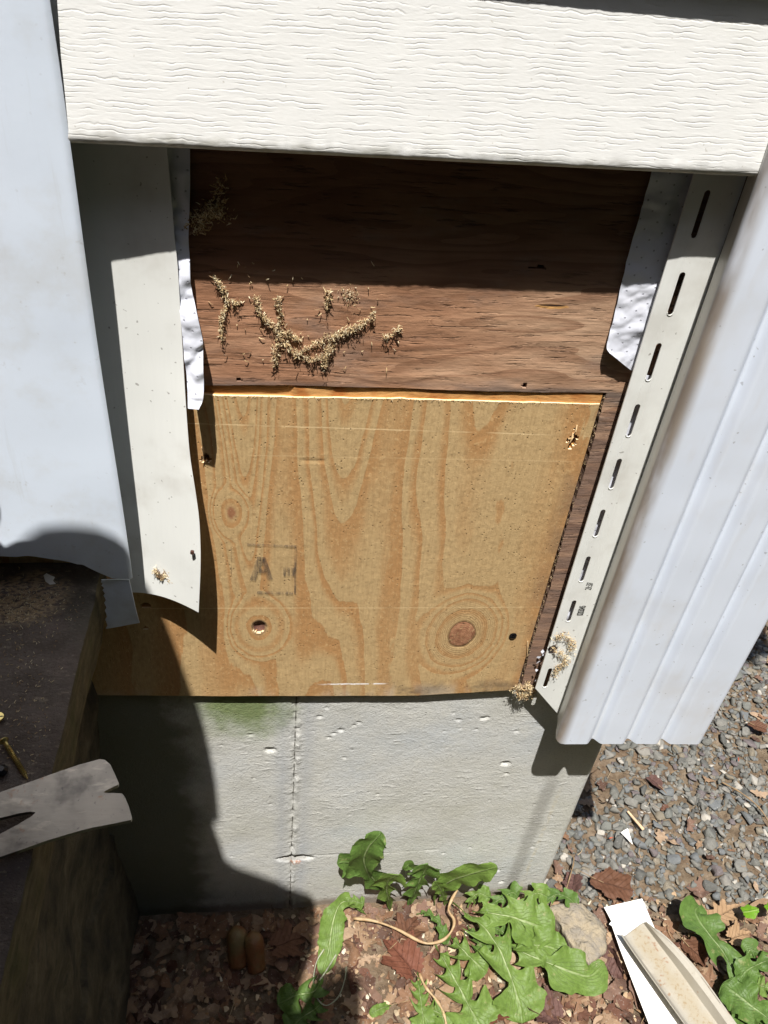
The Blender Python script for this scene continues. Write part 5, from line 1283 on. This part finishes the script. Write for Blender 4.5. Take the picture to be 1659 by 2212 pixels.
# section frames along its length: (left lip, floor left, floor right, wall top/flange inner, flange outer) in photo measures and heights
secs = [[(1341, 2016, .062), (1344, 2019, .048), (1350, 2022, .040), (1389, 1993, .040), (1396, 1992, .058), (1410, 2003, .064), (1424, 2010, .064)],
        [(1365, 2052, .064), (1369, 2054, .050), (1375, 2058, .042), (1420, 2035, .042), (1428, 2030, .060), (1446, 2036, .066), (1455, 2038, .066)],
        [(1402, 2104, .066), (1406, 2106, .052), (1412, 2110, .044), (1462, 2090, .044), (1474, 2082, .062), (1494, 2088, .067), (1505, 2092, .067)],
        [(1452, 2174, .068), (1456, 2176, .054), (1463, 2180, .046), (1516, 2165, .046), (1528, 2152, .064), (1546, 2158, .067), (1556, 2162, .067)],
        [(1500, 2240, .070), (1504, 2242, .056), (1511, 2246, .048), (1568, 2236, .048), (1578, 2222, .066), (1596, 2228, .067), (1606, 2232, .067)]]
G = np.array([[WZ(*p) for p in s] for s in secs])            # (5,7,3)
n1 = 60; cols = [bez(G[:, k], n1) for k in range(7)]
fine = []; uu = []
for k in range(6):
    for g in np.linspace(0, 1, 7)[:-1]: fine.append(cols[k]*(1-g)+cols[k+1]*g); uu.append((k+g)/6)
fine.append(cols[6]); uu.append(1)
P = np.array(fine); A = np.zeros_like(P); A[..., 0] = np.array(uu)[:, None]; A[..., 1] = np.linspace(0, 1, n1)[None]
mask = np.ones((P.shape[0]-1, n1-1), bool); mask[31, 6:16] = False; mask[32, 34:46] = False
gridmesh('channel_body', P, CHANNEL, ch, .0012, mask, attr=A)

# ---- fungus in the shade
e = empty('fungus', tuple(WZ(520, 2060, .0)), 'pair of rounded orange and yellow lobes standing in the shaded litter', 'fungus')
for k, (a, c, rr0) in enumerate((((510, 2000), (515, 2085), .020), ((545, 2012), (555, 2095), .019))):
    A_ = WZ(*a, .055); B_ = WZ(*c, .004); b = MB(); n_ = 14
    pts = [A_ + (B_-A_)*f for f in np.linspace(0, 1, n_)]; rad = [rr0*math.sqrt(max(.02, 1-(1-min(1, f*3.2))**2))*(1-.15*f) for f in np.linspace(0, 1, n_)]
    b.tube(pts, rad, 16); b.build('lobe', FUNG, e, True)

# ================================================================== the photographer, crouching on the landing behind the phone
s_ = SUN/np.linalg.norm(SUN); up_ = np.array([.97206513, -.23471128, 0]); vp_ = np.array([.21842286, .90460608, .36603182])
def UV(u, v, z):
    """point at height z whose shadow offset from the lens is (u, v)"""
    p = CAM + up_*u + vp_*v; t_ = (z - p[2])/(-s_[2]); return p - s_*t_
def skin(name, verts, edges, radii, mat, parent, sub=2):
    me = bpy.data.meshes.new(name); me.from_pydata([tuple(map(float, v)) for v in verts], edges, []); o = bpy.data.objects.new(name, me); COL.objects.link(o); o.parent = parent; o.location = -Vector(parent.location)
    md = o.modifiers.new('skin', 'SKIN'); md.use_smooth_shade = True
    for i, r_ in enumerate(radii):
        sv = me.skin_vertices[0].data[i]; sv.radius = (r_, r_) if not hasattr(r_, '__len__') else r_
    me.skin_vertices[0].data[0].use_root = True
    ms = o.modifiers.new('sub', 'SUBSURF'); ms.levels = sub; ms.render_levels = sub
    me.materials.append(mat); return o
per = empty('person', (-.45, -.95, LZ), 'person crouching on the landing, holding a phone, seen only by the shadow', 'person')
head = UV(-.346, .250, 1.83); neck = UV(-.345, .12, 1.73); chest = UV(-.33, .00, 1.60); pelv = np.array([-.52, -1.10, 1.09]); waist = (chest*.45+pelv*.55)
rsh = UV(-.155, .076, 1.66); clav = UV(-.250, .066, 1.65); lsh = UV(-.50, .10, 1.66)
rel = UV(-.150, -.13, 1.44); rwr = UV(-.075, -.085, 1.58); rhand = UV(-.045, -.035, 1.655)
lel = UV(-.50, .205, 1.48); lwr = UV(-.470, .300, 1.34); lhand = UV(-.405, .318, 1.31)
V = [pelv, waist, chest, neck, head + np.array([0, 0, -.02]), rsh, rel, rwr, lsh, lel, lwr, clav]
V.append(UV(-.112, .082, 1.64))
skin('body', V + [np.array([-.56, -.80, 1.32]), np.array([-.58, -1.02, .99]), np.array([-.57, -.90, .955]), np.array([-.80, -.80, 1.32]), np.array([-.82, -1.02, .99]), np.array([-.82, -.90, .955])],
     [(0, 1), (1, 2), (2, 3), (3, 4), (2, 11), (11, 5), (5, 6), (6, 7), (2, 8), (8, 9), (9, 10), (0, 13), (13, 14), (14, 15), (0, 16), (16, 17), (17, 18), (5, 12)],
     [.17, .165, .16, .084, .07, .090, .065, .042, .12, .120, .064, .088, .060, .085, .055, .045, .085, .055, .045], CLOTH, per)
b = bmesh.new(); bmesh.ops.create_uvsphere(b, u_segments=28, v_segments=20, radius=1)
for v in b.verts:
    v.co = Vector((v.co.x*.078, v.co.y*.108, v.co.z*.117)); 
    if v.co.z < -.03: v.co.x *= .86
    if v.co.y > .09 and abs(v.co.x) < .02 and abs(v.co.z+.01) < .03: v.co.y += .02
Mh = Matrix.Rotation(-.5, 4, 'X'); bmesh.ops.transform(b, matrix=Matrix.Translation(Vector(head.tolist()) - per.location) @ Mh, verts=b.verts)
me = bpy.data.meshes.new('head'); b.to_mesh(me); b.free(); me.materials.append(SKIN); ho = bpy.data.objects.new('head', me); COL.objects.link(ho); ho.parent = per
b = bmesh.new(); bmesh.ops.create_uvsphere(b, u_segments=24, v_segments=14, radius=1)
for v in b.verts: v.co = Vector((v.co.x*.092, v.co.y*.114-.004, max(v.co.z, -.2)*.122+.006))
for v in b.verts:
    q = max(abs(v.co.x/.092), abs(v.co.y/.114), 1e-6); r_ = math.hypot(v.co.x/.092, v.co.y/.114) or 1; k_ = (r_/q)**.75; v.co.x *= k_*(.84 + .55*min(0, v.co.y)); v.co.y *= k_*.90
bmesh.ops.transform(b, matrix=Matrix.Translation(Vector(head.tolist()) - per.location) @ Mh, verts=b.verts)
me = bpy.data.meshes.new('hair'); b.to_mesh(me); b.free(); me.materials.append(HAIR); o = bpy.data.objects.new('hair', me); COL.objects.link(o); o.parent = per
def hand(c, d, up, mat, sgn=1):
    d = Vector(tuple(d)).normalized(); up = Vector(tuple(up)); sd = d.cross(up).normalized()*sgn; up = sd.cross(d).normalized(); c = Vector(tuple(c))
    V = [c, c+d*.05]; Ed = [(0, 1)]; R = [.028, .034]
    for k, (o_, L_) in enumerate(((-.030, .060), (-.010, .072), (.011, .068), (.031, .052))):
        n_ = len(V); V += [c+d*.085+sd*o_, c+d*(.085+L_*.5)+sd*o_+up*.008, c+d*(.085+L_*.8)+sd*o_+up*.028]; Ed += [(1, n_), (n_, n_+1), (n_+1, n_+2)]; R += [.0095, .0085, .0075]
    n_ = len(V); V += [c+d*.03-sd*.035+up*.01, c+d*.06-sd*.05+up*.028]; Ed += [(0, n_), (n_, n_+1)]; R += [.011, .009]
    skin('hand', V, Ed, R, mat, per, 1)
hand(rwr, rhand-rwr, (0, 1, .2), SKIN); hand(lwr, lhand-lwr + np.array([0, .0, -.02]), (0, 0, 1), SKIN)
ph = empty('smartphone', tuple(CAM), 'smartphone held out over the ground, its lens taking this photo', 'phone')
xr_ = ROT[:, 0]; yd = ROT[:, 1]; zf = ROT[:, 2]
b = MB(); o_ = CAM - zf*.010
crn = [o_ + xr_*.010 - yd*.012, o_ + xr_*.010 + yd*.126, o_ - xr_*.057 + yd*.126, o_ - xr_*.057 - yd*.012]
b.prism(crn, -zf*.0075); b.build('phone_body', PHONE, ph)
b = MB(); b.tube([CAM - zf*.0101, CAM - zf*.0092], .004, 16); b.build('lens_ring', STEEL, ph)

# ================================================================== unseen trees added round the yard to block sky light
TREEL = m_island('tree_foliage', [(0, (.035, .065, .015)), (.3, (.05, .09, .02)), (.6, (.03, .05, .014)), (.85, (.065, .11, .03))], .7, 20, .001, .15)
BARK = m_plain('bark', (.09, .07, .05), .95, bump=.02, bs=14)
def crown_mesh(seed):
    r = np.random.RandomState(seed); n = 5200; cl = r.normal(size=(60, 3)); cl /= np.linalg.norm(cl, axis=1, keepdims=True); cl = cl*r.uniform(.3, 1, (60, 1))**.5*np.array([1.9, 1.9, 2.5])
    c = cl[r.randint(0, 60, n)] + r.normal(0, .38, (n, 3)); a = r.normal(size=(n, 3)); a /= np.linalg.norm(a, axis=1, keepdims=True); b_ = np.cross(a, r.normal(size=(n, 3))); b_ /= np.linalg.norm(b_, axis=1, keepdims=True)
    s1 = r.uniform(.10, .19, (n, 1)); V = np.stack([c-a*s1, c+b_*s1*.55, c+a*s1, c-b_*s1*.55], 1).reshape(-1, 3)
    me = bpy.data.meshes.new('crown'); me.vertices.add(len(V)); me.vertices.foreach_set('co', V.astype(np.float32).ravel()); me.loops.add(n*4); me.loops.foreach_set('vertex_index', np.arange(n*4, dtype=np.int32))
    me.polygons.add(n); me.polygons.foreach_set('loop_start', np.arange(0, n*4, 4, dtype=np.int32)); me.update(calc_edges=True); me.materials.append(TREEL); return me
CRN = [crown_mesh(k) for k in (1, 2, 3)]
b = MB(); b.tube([(0, 0, -.3), (.03, .02, 1.4), (-.05, .03, 3.6), (.04, -.02, 7.0)], [.20, .15, .12, .05], 10)
for k in range(6):
    a = k*1.05; z = 2.2+k*.45; b.tube([(0, 0, z), (math.cos(a)*.7, math.sin(a)*.7, z+.5), (math.cos(a)*1.4, math.sin(a)*1.4, z+1.2)], [.07, .045, .02], 6)
TRK = None
for k, ang in enumerate(np.linspace(-176, 30, 14)):
    d = 6.9 + .5*math.sin(k*2.3); a = math.radians(ang); x, y = .2 + d*math.cos(a), -.6 + d*math.sin(a)
    if ang > 10: x += 1.0
    e = empty('blocker_tree', (x, y, -.02), 'leafy tree added out of view to block sky light', 'blocker_tree', 'trees added to block the sky')
    if TRK is None: o = b.build('trunk', BARK, e); TRK = o.data; o.location = (0, 0, 0)
    else: o = bpy.data.objects.new('trunk', TRK); COL.objects.link(o); o.parent = e
    for z_, sc2 in ((5.4, 1.35), (2.2, 1.15)):
        o = bpy.data.objects.new('crown', CRN[(k + int(z_)) % 3]); COL.objects.link(o); o.parent = e; o.location = (0, 0, z_ + .4*math.sin(k)); o.rotation_euler = (0, 0, k*1.3+z_); o.scale = (sc2, sc2, sc2*.95)
